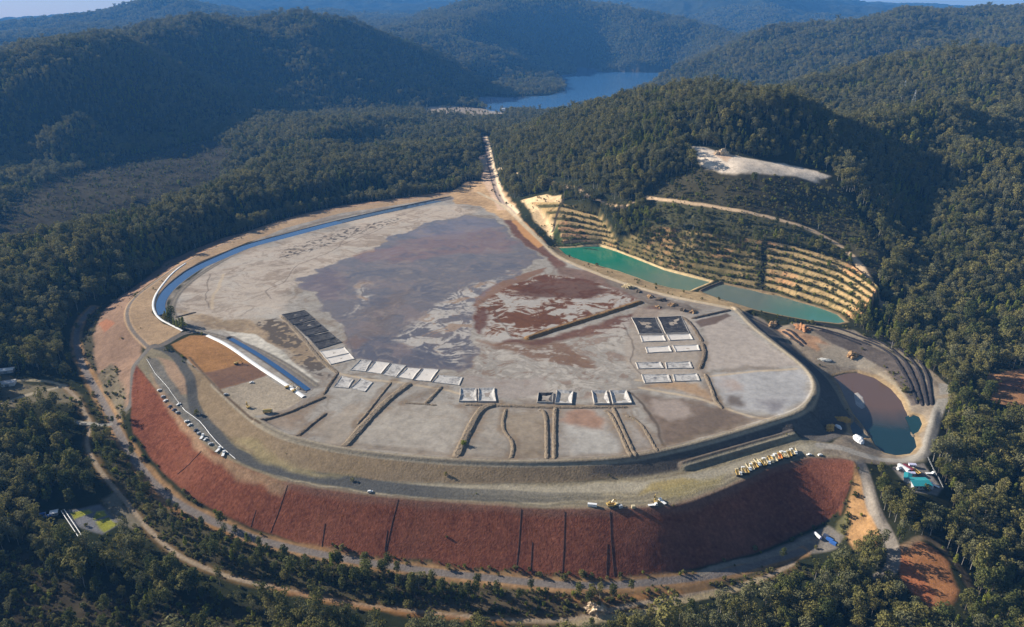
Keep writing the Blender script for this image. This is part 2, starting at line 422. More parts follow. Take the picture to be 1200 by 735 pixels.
REGION[RR > 1900, :] = RID["hills"]
N1 = fbm(GXX, GYY, 9.0, 3, 40.0); N2 = fbm(GXX, GYY, 70.0, 4, 50.0); N3 = fbm(GXX, GYY, 260.0, 3, 60.0)
base = np.array((0.020, 0.025, 0.013)); alt = np.array((0.034, 0.036, 0.018))
COLR = base + (alt - base) * np.clip(0.5 + N2[..., None], 0, 1)
WET = np.zeros((NR, NA))                        # 1 = wet and smooth
FOREST = np.ones((NR, NA)); SHRUB = np.full((NR, NA), 0.25)
TSLOW = np.ones((NR, NA))


def paint(s, a, col, region=None, forest=None, shrub=None, wet=None, thr=0.5, vary=0.08):
    a = np.clip(a, 0, 1)
    c = np.asarray(col, float)[None, None, :] * (1 + vary * (1.3 * N1[s] + 1.2 * N2[s]))[..., None]
    COLR[s] = COLR[s] * (1 - a[..., None]) + c * a[..., None]
    m = a > thr
    if region is not None:
        REGION[s][m] = RID[region]
    if forest is not None:
        FOREST[s][m] = forest
    if shrub is not None:
        SHRUB[s][m] = shrub
    if wet is not None:
        WET[s] = WET[s] * (1 - a) + wet * a


def fill(poly, col, soft=1.5, warp=0.0, grow=0.0, k=1.0, **kw):
    s, d = sd_poly(poly, abs(grow) + soft * 2 + 6, warp)
    paint(s, k * sstep(soft, -soft, d - grow), col, **kw)


def stroke(line, hw, col, soft=1.0, warp=0.0, k=1.0, **kw):
    s, d = sd_line(line, hw + soft * 2 + 4, warp)
    paint(s, k * sstep(hw + soft, hw - soft, d), col, **kw)


def clear(poly_or_line, pad, forest=0.0, shrub=None, line=False):
    s, d = (sd_line if line else sd_poly)(poly_or_line, pad + 6)
    m = d < pad
    FOREST[s][m] = forest
    if shrub is not None:
        SHRUB[s][m] = shrub


def relief(line, hw_top, hw_bot, dz, warp=0.0):
    s, d = sd_line(line, hw_bot + 3, warp)
    GZ[s] += dz * sstep(hw_bot, hw_top, d)


def smz(px, z, it=2):
    return smooth_line(PW(px, z), it)


def sm3(p3, it=0):
    return smooth_line([W(*p) for p in p3], it) if it else [W(*p) for p in p3]


# --- colours
BEACH = C(147, 141, 132); PALE = C(178, 174, 168); TAN = C(170, 138, 104); TANL = C(196, 172, 138); PINK = C(136, 112, 94)
BROWN = C(104, 66, 52); RUST = C(140, 92, 66); GREY = C(128, 122, 112); DGREY = C(92, 90, 88); ASPH = C(86, 86, 86)
OLIVE = C(120, 108, 76); REDROCK = C(118, 72, 53); ORANGE = C(144, 100, 66); SCRUB = np.array((0.075, 0.07, 0.04)); GRASS = np.array((0.10, 0.10, 0.045))

# --- wild ground: swamp, clearings, valley scrub
SWAMP = PW([(-10, 262), (20, 232), (60, 212), (110, 198), (160, 184), (215, 172), (258, 168), (272, 184), (258, 212), (210, 234), (120, 256), (60, 275), (-10, 290)], -14)
fill(SWAMP, (0.050, 0.045, 0.030), soft=25, warp=35, region="swamp", forest=0.02, shrub=0.4, vary=0.45)
fill(PW([(180, 182), (255, 168), (262, 178), (215, 187)], -13), (0.045, 0.040, 0.028), soft=15, warp=30, region="swamp", forest=0.12, shrub=0.3, vary=0.3)
fill(PW([(492, 128), (530, 123), (578, 125), (598, 132), (560, 139), (500, 137)], -16), C(150, 138, 122), soft=10, warp=25, region="gravel_yard", forest=0.03, shrub=0.1)
clear(PW([(492, 127), (530, 122), (598, 130), (590, 143), (500, 143)], -16), 0, 0.06)
fill(PW([(0, 440), (40, 452), (75, 452), (95, 462), (85, 472), (40, 470), (0, 485)], -17), (0.16, 0.135, 0.085), soft=5, warp=8, forest=0.02, shrub=0.1)
fill(PW([(0, 640), (40, 650), (100, 690), (240, 712), (330, 735), (300, 760), (-20, 760)], -32), (0.048, 0.040, 0.026), soft=12, warp=20, forest=0.22, shrub=1.0, vary=0.3)
# scrub strips along the toe and between the lower tracks
STRIP = [W(*p) for p in OUTLEFT[9:29]] + PW([(1000, 660), (860, 684), (773, 704), (700, 720), (600, 724), (527, 718), (400, 703), (300, 680), (233, 660), (187, 630), (150, 585), (133, 560), (118, 520)], -30)
fill(STRIP, (0.062, 0.055, 0.030), soft=3, warp=5, forest=0.22, shrub=1.0, vary=0.3)
STRIP2 = PW([(400, 668), (520, 690), (640, 698), (780, 692), (830, 690), (790, 700), (690, 716), (600, 722), (500, 712)], -30)
fill(STRIP2, (0.085, 0.066, 0.04), soft=3, warp=5, forest=0.08, shrub=1.0, vary=0.3)
fill(PW([(520, 676), (640, 686), (740, 688), (830, 678), (830, 686), (740, 700), (640, 694), (520, 684)], -29), (0.20, 0.125, 0.06), soft=3, warp=5, forest=0.01, shrub=0.25, vary=0.25)

# --- left outer earth slopes
LEFTS = [W(*p) for p in [(300, 268, 9), (213, 306, 9), (183, 327, 9), (160, 343, 9), (148, 358, 9), (146, 373, 8), (153, 390, 8), (168, 404, 7), (160, 428, 5), (155, 445, 2), (152, 475, -5), (142, 485, -12), (125, 470, -17), (112, 440, -17), (104, 410, -16), (116, 385, -14), (128, 362, -12), (160, 335, -9), (200, 305, -7), (260, 280, -4)]]
fill(LEFTS, PINK, soft=3, warp=4, region="earth_slope", forest=0.0, shrub=0.05, vary=0.18)
fill(PW([(112, 440), (128, 432), (140, 445), (150, 470), (150, 490), (138, 495), (122, 470)], -14), (0.15, 0.125, 0.085), soft=4, warp=6, region="earth_slope", forest=0.05, shrub=0.5, vary=0.35)
fill(PW([(118, 385), (130, 382), (135, 392), (122, 398)], -12), C(150, 106, 82), soft=2, warp=5, vary=0.1)
fill(PW([(95, 380), (112, 362), (120, 372), (110, 400), (112, 440), (98, 428), (92, 405)], -15), (0.06, 0.055, 0.035), soft=3, warp=4, forest=0.03, shrub=0.5)
# tan shoulder between perimeter road and the blue channel
SHOULDER = [W(*p) for p in PERIM[1:]] + PW([(182, 403), (205, 393), (214, 386), (190, 378), (178, 366), (180, 348), (198, 333), (214, 320), (232, 308), (263, 295), (290, 284), (333, 272.5), (370, 262.5), (400, 255), (450, 244), (535, 229)], 10.5)
fill(SHOULDER, C(160, 136, 108), soft=1.2, warp=1.5, region="earth_slope", forest=0, shrub=0.01, vary=0.16)
fill([W(*p) for p in [(535, 222, 12), (450, 233.5, 10), (400, 239, 8), (333, 254, 8), (267, 278, 8), (213, 303, 8)]] + [W(*p) for p in PERIM[:32][::-1]], C(154, 126, 100), soft=1.5, region="earth_slope", forest=0, shrub=0.02)
GZ[:] = GZ

# --- tailings
TAIL = [W(*p) for p in UTOP] + [W(*p) for p in BACKRD[::-1]] + PW([(535, 230), (450, 243), (400, 250), (333, 268), (285, 288), (240, 314), (215, 335), (205, 352), (203, 366), (213, 378), (240, 391)], 10)
fill(TAIL, BEACH, soft=2, region="tailings_beach", forest=0, shrub=0.0, vary=0.10)
tz = 9


def T(px, col, soft=8, warp=10, k=1.0, **kw):
    fill(PW(px, tz), col, soft=soft, warp=warp, k=k, **kw)


T([(205, 345), (240, 318), (300, 292), (380, 272), (470, 258), (540, 252), (500, 270), (420, 300), (350, 330), (330, 365), (260, 378), (215, 372)], C(172, 160, 146), soft=20, warp=25)
T([(400, 258), (470, 247), (535, 240), (560, 250), (500, 258), (430, 272)], C(180, 166, 150), soft=12, warp=15)
T([(205, 362), (250, 372), (330, 374), (352, 392), (390, 428), (350, 425), (300, 395), (240, 386)], C(150, 132, 108), soft=8, warp=12, vary=0.2)
POOL = [(348, 330), (368, 318), (400, 306), (435, 294), (458, 279), (500, 262), (545, 253), (582, 258), (598, 275), (618, 290), (636, 303), (622, 312), (596, 328), (572, 342), (558, 362), (552, 384), (555, 408), (560, 428), (545, 441), (500, 434), (440, 427), (412, 420), (405, 398), (396, 378), (376, 352)]


def flow(s_, sc, off):
    x, y = GXX[s_], GYY[s_]
    q1 = fbm(x, y, 90.0, 3, off); q2 = fbm(x, y, 90.0, 3, off + 31)
    r1 = fbm(x + 70 * q1, y + 70 * q2, 45.0, 3, off + 7); r2 = fbm(x + 70 * q1, y + 70 * q2, 45.0, 3, off + 53)
    return fbm(x * 0.8 + 45 * r1 + 25 * q1, y * 1.1 + 45 * r2 + 25 * q2, sc, 5, off + 3)


s, d = sd_poly(TAIL, 10)
mk = sstep(2, -6, d)
FLW = np.zeros((NR, NA)); FLW[s] = flow(s, 48.0, 140.0)
FL2 = np.zeros((NR, NA)); FL2[s] = flow(s, 20.0, 210.0)
paint(s, mk * sstep(0.05, 0.4, FLW[s]) * 0.5, C(122, 106, 90), vary=0.1)
paint(s, mk * sstep(0.05, 0.45, -FLW[s]) * 0.4, C(172, 167, 158), vary=0.1)
paint(s, mk * sstep(0.12, 0.45, FL2[s]) * 0.4, C(108, 96, 84), vary=0.1)
paint(s, mk * sstep(0.05, 0.0, np.abs(FL2[s])) * 0.18, C(98, 86, 76), vary=0.1)
T(POOL, C(106, 96, 90), soft=3, warp=18, wet=0.9, vary=0.04)
ps, pd = sd_poly(PW(POOL, tz), 24, 18)
pm = sstep(3, -6, pd)
T([(440, 300), (470, 284), (520, 272), (580, 268), (606, 284), (590, 296), (520, 300), (460, 310)], C(122, 92, 78), soft=12, warp=18, k=0.85, vary=0.05)
T([(470, 276), (520, 260), (560, 256), (586, 264), (560, 272), (500, 280)], C(118, 106, 108), soft=9, warp=12, k=0.7)
T([(352, 330), (378, 316), (400, 318), (410, 335), (390, 352), (370, 345)], C(104, 84, 80), soft=8, warp=16, k=0.7)
T([(430, 366), (455, 345), (480, 340), (470, 362), (445, 392), (428, 398)], C(104, 88, 74), soft=8, warp=16, k=0.8)
T([(412, 300), (440, 292), (470, 290), (462, 300), (430, 310)], C(124, 94, 82), soft=6, warp=12, k=0.7)
T([(425, 395), (460, 392), (510, 402), (540, 415), (548, 436), (500, 432), (440, 424), (415, 414)], C(84, 80, 84), soft=9, warp=14, k=0.8)
T([(400, 400), (420, 392), (430, 400), (418, 412)], C(112, 88, 70), soft=4, warp=8, k=0.7)
paint(ps, pm * sstep(0.05, 0.4, FLW[ps]) * 0.55, C(126, 108, 98), vary=0.06)
paint(ps, pm * sstep(0.1, 0.45, -FLW[ps]) * 0.5, C(78, 76, 82), vary=0.06)
paint(ps, pm * sstep(0.15, 0.4, FL2[ps]) * 0.45, C(140, 128, 118), wet=0.5, vary=0.06)
# pale silt tongues running through the pool
for q in ([(462, 398), (490, 372), (518, 350), (556, 332), (606, 316), (572, 342), (560, 362), (553, 384), (556, 412), (540, 428), (500, 418)], [(414, 352), (420, 334), (432, 326), (436, 345), (424, 366), (414, 372)]):
    s, d = sd_poly(PW(q, tz), 24, 16)
    m = sstep(6, -12, d)
    paint(s, m * sstep(-0.12, 0.10, FL2[s] + 0.4 * FLW[s]) * 0.9, C(166, 160, 152), wet=0.25, vary=0.1)
    paint(s, m * sstep(0.2, 0.4, FLW[s]) * 0.7, C(134, 108, 84), wet=0.2, vary=0.1)
# brown delta inside the curve
DELTA = [(553, 372), (560, 352), (580, 340), (604, 332), (640, 322), (690, 325), (735, 340), (752, 350), (700, 372), (650, 386), (620, 398), (585, 402), (562, 390)]
T(DELTA, C(160, 154, 146), soft=4, warp=14, wet=0.1)
s, d = sd_poly(PW(DELTA, tz), 12, 10)
sw = FLW[s] * 0.7 + FL2[s] * 0.6
paint(s, sstep(4, -4, d) * sstep(-0.06, 0.14, sw), C(102, 68, 46), vary=0.2)
paint(s, sstep(4, -4, d) * sstep(0.12, 0.2, np.abs(sw + 0.18)) * 0 + sstep(4, -4, d) * sstep(0.05, 0.0, np.abs(sw + 0.02)) * 0.7, C(140, 106, 78))
T([(600, 345), (640, 325), (690, 328), (715, 345), (690, 352), (660, 350), (630, 352)], C(92, 61, 45), soft=7, warp=14, k=0.9, vary=0.2)
T([(553, 372), (566, 362), (576, 372), (566, 392), (556, 384)], C(94, 62, 50), soft=4, warp=8, k=0.9)
T([(556, 350), (580, 334), (610, 322), (642, 314), (636, 320), (600, 335), (574, 348), (560, 362)], C(122, 94, 76), soft=2, warp=6, k=0.9)
T([(604, 398), (650, 395), (700, 380), (752, 362), (775, 360), (770, 376), (700, 392), (640, 404), (575, 404)], C(96, 64, 50), soft=5, warp=12, k=0.9, vary=0.2)
T([(562, 398), (600, 404), (660, 402), (690, 420), (705, 436), (680, 432), (640, 424), (590, 412)], C(116, 88, 68), soft=5, warp=12, k=0.8, vary=0.15)
T([(588, 254), (606, 262), (640, 292), (664, 312), (650, 316), (640, 302), (615, 288), (600, 274)], C(104, 78, 66), soft=4, warp=8, vary=0.2)
T([(650, 312), (690, 318), (740, 340), (760, 352), (740, 350), (700, 332), (655, 322)], C(114, 92, 80), soft=4, warp=8, k=0.9, vary=0.2)
T([(700, 320), (740, 334), (790, 352), (820, 364), (800, 372), (760, 356), (710, 332)], C(112, 102, 92), soft=4, warp=9, vary=0.3)
T([(598, 252), (615, 262), (640, 284), (632, 292), (612, 276), (600, 262)], C(176, 132, 88), soft=2, warp=5)
# streaky pale beach in the middle right
s, d = sd_poly(PW([(560, 402), (640, 408), (700, 385), (740, 372), (745, 440), (690, 470), (570, 465), (550, 440)], tz), 15, 15)
sw = FLW[s] * 0.8 + FL2[s] * 0.5
paint(s, sstep(8, -8, d) * sstep(0.0, 0.25, sw) * 0.8, C(172, 165, 155))
paint(s, sstep(8, -8, d) * sstep(-0.08, -0.3, sw) * 0.6, C(118, 92, 74))
T([(545, 440), (600, 446), (640, 440), (640, 458), (600, 470), (548, 462)], C(146, 136, 128), soft=5, warp=8, k=0.7)
# cells along the near side
for q, c in (([(430, 480), (452, 472), (520, 472), (545, 478), (556, 486), (533, 537), (408, 524)], C(172, 163, 150)), ([(562, 482), (590, 480), (587, 500), (600, 520), (598, 538), (540, 537)], C(160, 150, 136)), ([(652, 480), (715, 480), (738, 538), (652, 540)], C(164, 156, 146)), ([(662, 496), (706, 498), (728, 530), (672, 535)], C(184, 180, 172)), ([(595, 482), (638, 484), (640, 538), (604, 538), (605, 522), (592, 506)], C(148, 130, 106)), ([(655, 484), (690, 483), (708, 492), (704, 501), (668, 499), (655, 494)], C(156, 112, 84)), ([(732, 492), (752, 500), (768, 530), (745, 535)], C(160, 150, 140)), ([(350, 505), (380, 490), (430, 472), (400, 512), (395, 522)], C(150, 134, 116)), ([(404, 522), (430, 488), (404, 480), (352, 506)], C(164, 154, 140)), ([(300, 497), (340, 485), (372, 470), (345, 508), (320, 503)], C(142, 122, 102))):
    T(q, c * 0.80, soft=7, warp=12, k=0.65, vary=0.2)
T([(785, 530), (760, 490), (745, 460), (790, 466), (840, 476), (890, 492), (850, 508)], C(112, 98, 86), soft=10, warp=18, vary=0.2)
T([(765, 468), (800, 470), (812, 485), (790, 495), (765, 485)], C(158, 146, 136), soft=5, warp=10, k=0.7)
T([(808, 485), (840, 478), (860, 488), (830, 500), (808, 500)], C(104, 92, 82), soft=5, warp=12, k=0.7)
T([(822, 374), (858, 372), (900, 405), (935, 428), (826, 432), (828, 412)], C(160, 150, 140), soft=4, warp=10, vary=0.15)
T([(832, 440), (935, 432), (948, 448), (940, 470), (905, 486), (860, 476), (845, 464)], C(160, 158, 156), soft=6, warp=12, vary=0.15)
T([(850, 462), (872, 464), (878, 474), (855, 474)], C(100, 90, 82), soft=6, warp=14, k=0.9)
T([(842, 444), (862, 444), (866, 456), (846, 456)], C(160, 140, 126), soft=9, warp=14, k=0.7)
T([(890, 470), (912, 468), (918, 478), (896, 482)], C(116, 112, 114), soft=8, warp=16, k=0.8)
T([(752, 452), (790, 455), (830, 470), (832, 462), (820, 450), (770, 448)], C(160, 128, 92), soft=6, warp=9, k=0.75, vary=0.15)
T([(740, 362), (800, 364), (812, 374), (822, 398), (824, 440), (745, 445), (728, 410), (740, 390)], C(158, 146, 132), soft=5, warp=8, k=0.7, vary=0.15)
T([(815, 378), (850, 368), (856, 371), (838, 380), (820, 384)], C(96, 80, 70), soft=2, warp=4, k=0.9)
T([(262, 388), (300, 392), (330, 412), (352, 430), (374, 448), (356, 452), (322, 424), (288, 404)], C(176, 170, 158), soft=1.5, warp=4, vary=0.35)
s, d = sd_poly(PW([(300, 378), (325, 372), (352, 394), (376, 424), (392, 440), (378, 446), (350, 425), (318, 400)], tz), 8, 8)
paint(s, sstep(4, -4, d) * sstep(0.0, 0.25, N1[s] + N2[s]), C(90, 82, 74))
# cracks, drains and tracks over the beach
for q in ([(420, 268), (402, 285), (388, 296), (360, 306), (340, 318), (337, 330), (320, 336), (312, 342), (318, 350)], [(402, 282), (418, 276), (440, 262), (480, 250)], [(246, 322), (244, 338), (240, 352), (246, 362)], [(330, 370), (352, 393), (374, 421), (396, 436)], [(740, 460), (756, 480), (766, 494)], [(560, 350), (575, 360), (590, 382), (602, 396)], [(730, 380), (742, 400), (740, 425), (750, 440)], [(508, 250), (470, 258), (430, 276), (400, 288)], [(415, 424), (412, 405), (404, 390)]):
    stroke(smz(q, tz), 0.8, C(92, 82, 74), soft=1.0, warp=5, k=0.75)
for q in ([(262, 322), (258, 335), (248, 350), (248, 362)], [(328, 370), (353, 394), (373, 420), (394, 438), (408, 440), (440, 446), (520, 456), (536, 461)], [(749, 454), (789, 461), (833, 471), (850, 479), (896, 493), (921, 491)], [(745, 446), (800, 446), (826, 442), (880, 436), (932, 432)], [(545, 474), (600, 476), (700, 477), (735, 476)]):
    stroke(smz(q, tz), 2.2, C(182, 164, 138), soft=1.5, warp=3, k=0.75)
for q in ([(826, 440), (838, 462), (848, 478)], [(735, 458), (748, 468), (760, 484), (771, 498), (772, 512), (782, 530)]):
    stroke(smz(q, tz), 1.6, C(84, 74, 64), soft=1.2, warp=3, k=0.8)
s, d = sd_poly(PW([(330, 292), (350, 288), (400, 270), (470, 255), (462, 262), (400, 282), (350, 300), (330, 305)], tz), 8, 8)
paint(s, sstep(5, -5, d) * sstep(0.05, 0.25, N1[s]), C(86, 80, 74), vary=0.2)
# --- upper embankment bank, bench, haul road
BANK = [W(*p) for p in UTOP[:58]] + [W(*p) for p in UFOOT[::-1]]
s, d = sd_poly([W(*p) for p in UTOP[:64]] + [W(*p) for p in UFOOT[::-1]], 10, 1.0)
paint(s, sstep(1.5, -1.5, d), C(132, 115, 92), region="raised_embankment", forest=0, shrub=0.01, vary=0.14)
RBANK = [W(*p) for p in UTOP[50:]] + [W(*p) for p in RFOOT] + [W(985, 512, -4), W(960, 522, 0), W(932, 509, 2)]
fill(RBANK, C(92, 88, 84), soft=2, region="raised_embankment", forest=0, shrub=0.0, vary=0.12)  # outer right bank faces away from the sun; its shade is painted into the colour
BENCH = [W(*p) for p in CREST] + [W(990, 520, -1), W(960, 517, 0), W(932, 511, 2)] + [W(*p) for p in UFOOT[::-1]] + [W(218, 424, 9), W(205, 415, 8), W(176, 408, 8)]
fill(BENCH, C(126, 117, 97), soft=1.5, region="embankment_bench", forest=0, shrub=0.015, vary=0.16)
fill([W(*p) for p in [(172, 420, 7), (184, 420, 7), (213, 462, 4), (232, 484, 2), (262, 524, 1), (280, 540, 0), (240, 517, 1), (213, 489, 2), (187, 461, 4)]], C(112, 108, 100), soft=1.5, warp=2, vary=0.25)
fill([W(*p) for p in [(186, 418, 8), (205, 424, 8), (218, 445, 6), (222, 462, 4), (212, 462, 4), (198, 440, 6)]], C(150, 126, 104), soft=2, warp=3)
# wheel tracks and wash lines along the bench
for k_, (t_, w0_, c_, al_) in enumerate(((0.16, 0.8, (92, 90, 84), .5), (0.24, 0.5, (176, 166, 142), .5), (0.36, 0.7, (100, 96, 88), .45), (0.42, 0.5, (170, 160, 134), .5), (0.55, 0.9, (104, 98, 86), .4), (0.62, 0.5, (182, 170, 140), .45), (0.74, 0.8, (98, 92, 82), .4), (0.82, 0.6, (164, 150, 112), .5), (0.90, 1.0, (104, 92, 72), .5))):
    cr_ = densify([W(*p) for p in CREST if 240 < p[0] < 950], 12); uf_ = densify([W(*p) for p in UFOOT if p[0] > 250], 12)
    ln_ = []
    for q_ in range(60):
        a_ = cr_[int(q_ / 59 * (len(cr_) - 1))]; b_ = uf_[int(q_ / 59 * (len(uf_) - 1))]
        ln_.append((a_[0] + (b_[0] - a_[0]) * t_, a_[1] + (b_[1] - a_[1]) * t_))
    stroke(ln_, w0_, C(*c_), soft=1.0, warp=5 + k_ % 3 * 2, k=al_)
stroke(smooth_line([W(*p) for p in [(440, 571, .5), (520, 574, .3), (600, 575, .3), (700, 574, .3), (790, 566, .3), (850, 552, .3), (910, 534, .3), (950, 524, .2), (1000, 528, -2), (1040, 536, -6), (1075, 535, -8)]]), 7, C(150, 142, 124), soft=4, warp=3, vary=0.12)
HAUL = smooth_line([W(*p) for p in [(180, 405, 8.2), (200, 412, 8.3), (214, 428, 8), (224, 446, 6), (225, 460, 4), (224, 470, 3), (231, 484, 2), (244, 498, 1), (261, 520, .6), (276, 533, .3), (317, 551, 0), (367, 560, 0), (433, 570, 0), (500, 577, 0), (600, 583, 0), (700, 583, 0)]])
s, d = sd_line(HAUL, 14, 1.5)
hwid = np.interp(GXX[s], [-500, -300, -150, 0, 120], [4.0, 5.5, 7.5, 8, 3])
paint(s, sstep(hwid + 2, hwid - 1, d) * np.interp(GXX[s], [-90, 110], [1.0, 0.2]), C(82, 82, 80), region="haul_road", vary=0.08)
fill([W(*p) for p in [(745, 578, 0), (790, 574, 0), (820, 566, 0), (800, 560, 0), (760, 566, 0)]], C(150, 132, 78), soft=4, warp=6, k=0.7, vary=0.15)
fill([W(*p) for p in [(780, 572, 0), (850, 556, 0), (840, 570, 0), (800, 584, 0), (770, 586, 0)]], C(142, 130, 86), soft=5, warp=6, k=0.6)
fill([W(*p) for p in [(300, 520, 1), (340, 543, 1), (380, 556, 1), (420, 562, 1), (370, 560, 0), (310, 545, 0), (270, 515, 1)]], C(142, 130, 96), soft=4, warp=7, k=0.7, vary=0.2)
# rills washed down the upper bank
DC = W(600, 420, 10)
s, d = sd_poly([W(*p) for p in UTOP[:64]] + [W(*p) for p in UFOOT[::-1]], 10, 1.0)
th_ = np.arctan2(GXX[s] - DC[0], GYY[s] - DC[1]) * 420; rr_ = np.hypot(GXX[s] - DC[0], GYY[s] - DC[1])
rl = fbm(th_ + 2 * WN1[s], rr_ * 0.09, 4.5, 3, 12.0)
paint(s, sstep(1, -2, d) * sstep(0.2, 0.6, rl) * sstep(-0.1, 0.3, N2[s]) * 0.35, C(108, 92, 72), vary=0.1)
paint(s, sstep(1, -2, d) * sstep(0.05, 0.5, N2[s]) * 0.4, C(112, 100, 84), vary=0.1)
fill([W(*p) for p in [(700, 542, 9), (790, 529, 9.5), (840, 516, 9.5), (880, 504, 9.5), (912, 494, 9.5), (932, 488, 9.5), (930, 510, 2), (900, 520, 1.5), (860, 533, 1.5), (800, 550, 1), (740, 559, 1.2), (690, 560, 2)]], C(88, 82, 76), soft=3, warp=4, k=0.85, vary=0.15)  # not rills: shade of the right bank painted in as a darker tone
# middle berm on the shaded right part of the bank
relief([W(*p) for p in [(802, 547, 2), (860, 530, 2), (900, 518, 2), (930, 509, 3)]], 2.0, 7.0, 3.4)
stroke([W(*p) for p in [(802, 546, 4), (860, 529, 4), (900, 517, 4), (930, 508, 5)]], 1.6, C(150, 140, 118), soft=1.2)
# perimeter rim road on top of the upper bank
RIM = [W(p[0], p[1] - 0.5, 10.5) for p in UTOP if p[0] > 250]
relief([W(p[0], p[1] - 1.2, 9) for p in UTOP if p[0] > 300], 3.5, 6.0, 1.3)
stroke(RIM, 4.2, C(148, 138, 120), soft=1.0, region="dirt_road", forest=0, shrub=0)
stroke(RIM, 1.5, C(118, 110, 96), soft=1.0, k=0.8)
stroke([W(p[0], p[1], 11.5) for p in BACKRD], 5.0, C(184, 164, 134), soft=1.5, region="dirt_road", forest=0, shrub=0)
stroke([W(p[0], p[1], 11.5) for p in BACKRD], 1.5, C(150, 132, 108), soft=1.0, k=0.7)
# --- roads round the left rim
PR = [W(*p) for p in PERIM]
stroke(PR, 4.2, C(178, 150, 118), soft=1.0, k=0.9)
stroke(PR, 2.4, C(112, 106, 100), soft=0.8, region="dirt_road", forest=0, shrub=0, k=0.95)
stroke(smooth_line([W(*p) for p in [(176, 406, 8), (168, 415, 7), (157, 427, 5.5), (156, 445, 3), (156, 458, 0), (155, 472, -4), (149, 482, -10), (138, 490, -17), (128, 496, -18)]]), 4.0, C(104, 100, 95), soft=1.0, region="dirt_road", forest=0, shrub=0)
stroke(smooth_line([W(*p) for p in [(176, 407, 8), (190, 405, 8.5), (207, 394, 9), (218, 389, 9.5), (235, 388, 9.5)]]), 5.0, C(106, 100, 94), soft=1.0, region="dirt_road", forest=0, shrub=0)
INNER = smooth_line([W(*p) for p in [(535, 232, 11), (450, 245, 10.5), (400, 254, 10.5), (333, 272, 10.5), (285, 292, 10.5), (240, 317, 10.5), (213, 338, 10), (203, 353, 10), (201, 366, 9.8), (210, 378, 9.5), (232, 388, 9.5), (262, 395, 9.5), (300, 408, 9.5), (340, 430, 9.5), (370, 452, 9.3)]])
stroke(INNER, 4.5, C(112, 106, 98), soft=1.2, region="dirt_road", forest=0, shrub=0, vary=0.1)
stroke(INNER, 1.2, C(150, 140, 124), soft=1.0, k=0.6)
# basin and working pad left
fill(PW([(200, 403), (222, 393), (243, 393), (267, 404), (300, 428), (312, 440), (257, 457), (238, 438)], 9.4), C(148, 110, 72), soft=1.5, warp=2, region="sediment_basin", forest=0, shrub=0, vary=0.2)
fill(PW([(238, 437), (262, 432), (285, 424), (300, 428), (312, 440), (257, 457)], 9.4), C(104, 70, 42), soft=2.5, warp=4, region="sediment_basin", vary=0.2, wet=0.5)
fill(PW([(258, 458), (312, 441), (355, 468), (335, 479), (293, 489)], 9.4), C(156, 144, 126), soft=1.0, warp=1.5, region="gravel_yard", forest=0, shrub=0, vary=0.15)
stroke(PW([(222, 418), (240, 439), (257, 457), (293, 489), (305, 497)], 10), 1.4, C(96, 82, 66), soft=1.0)
# --- red rock face
s, d = sd_poly(FACE, 12, 1.5)
rockn = fbm(GXX[s], GYY[s], 2.6, 2, 91.0)
paint(s, sstep(1.5, -1.5, d), REDROCK, region="rock_dam_face", forest=0, shrub=0.001, vary=0.22)
paint(s, sstep(1.5, -1.5, d) * sstep(0.12, 0.5, rockn) * 0.5, C(142, 94, 74), vary=0.1)
paint(s, sstep(1.5, -1.5, d) * sstep(0.1, 0.55, -rockn) * 0.5, C(82, 46, 40), vary=0.1)
th_ = np.arctan2(GXX[s] - DC[0], GYY[s] - DC[1]) * 480; rr_ = np.hypot(GXX[s] - DC[0], GYY[s] - DC[1])
rl = fbm(th_ + 1.5 * WN1[s], rr_ * 0.07, 5.0, 3, 22.0)
paint(s, sstep(1, -2, d) * sstep(0.1, 0.6, rl) * 0.4, C(92, 50, 38), vary=0.15)
big = fbm(GXX[s], GYY[s], 60.0, 3, 44.0)
paint(s, sstep(1, -2, d) * sstep(0.05, 0.5, big) * 0.35, C(128, 84, 64), vary=0.15)
fill([W(*p) for p in [(176, 440, 5), (213, 490, 2), (250, 530, .5), (300, 556, 0), (340, 568, 0), (330, 580, -6), (282, 562, -4), (232, 527, -3), (200, 486, 0), (182, 455, 3)]], C(150, 124, 98), soft=3, warp=5, k=0.85, vary=0.2)
stroke([W(p[0], p[1] + 2, p[2] - 1) for p in CREST if p[0] > 330], 4.0, C(120, 92, 78), soft=3, warp=3, k=0.6)
fill([W(*p) for p in [(952, 537, 0), (1000, 540, -1), (1002, 552, -4), (985, 592, -13), (975, 570, -8), (945, 548, -2)]], C(146, 92, 70), soft=2, warp=3, k=0.7)
s, d = sd_line([W(p[0], p[1] + 1, p[2]) for p in TOE if 380 < p[0] < 760], 10, 3)
paint(s, sstep(5, 1.5, d) * sstep(-0.1, 0.25, N1[s] + 0.5 * N2[s]), (0.07, 0.062, 0.03), vary=0.3)
SHRUB[s][(d < 4)] = 0.8
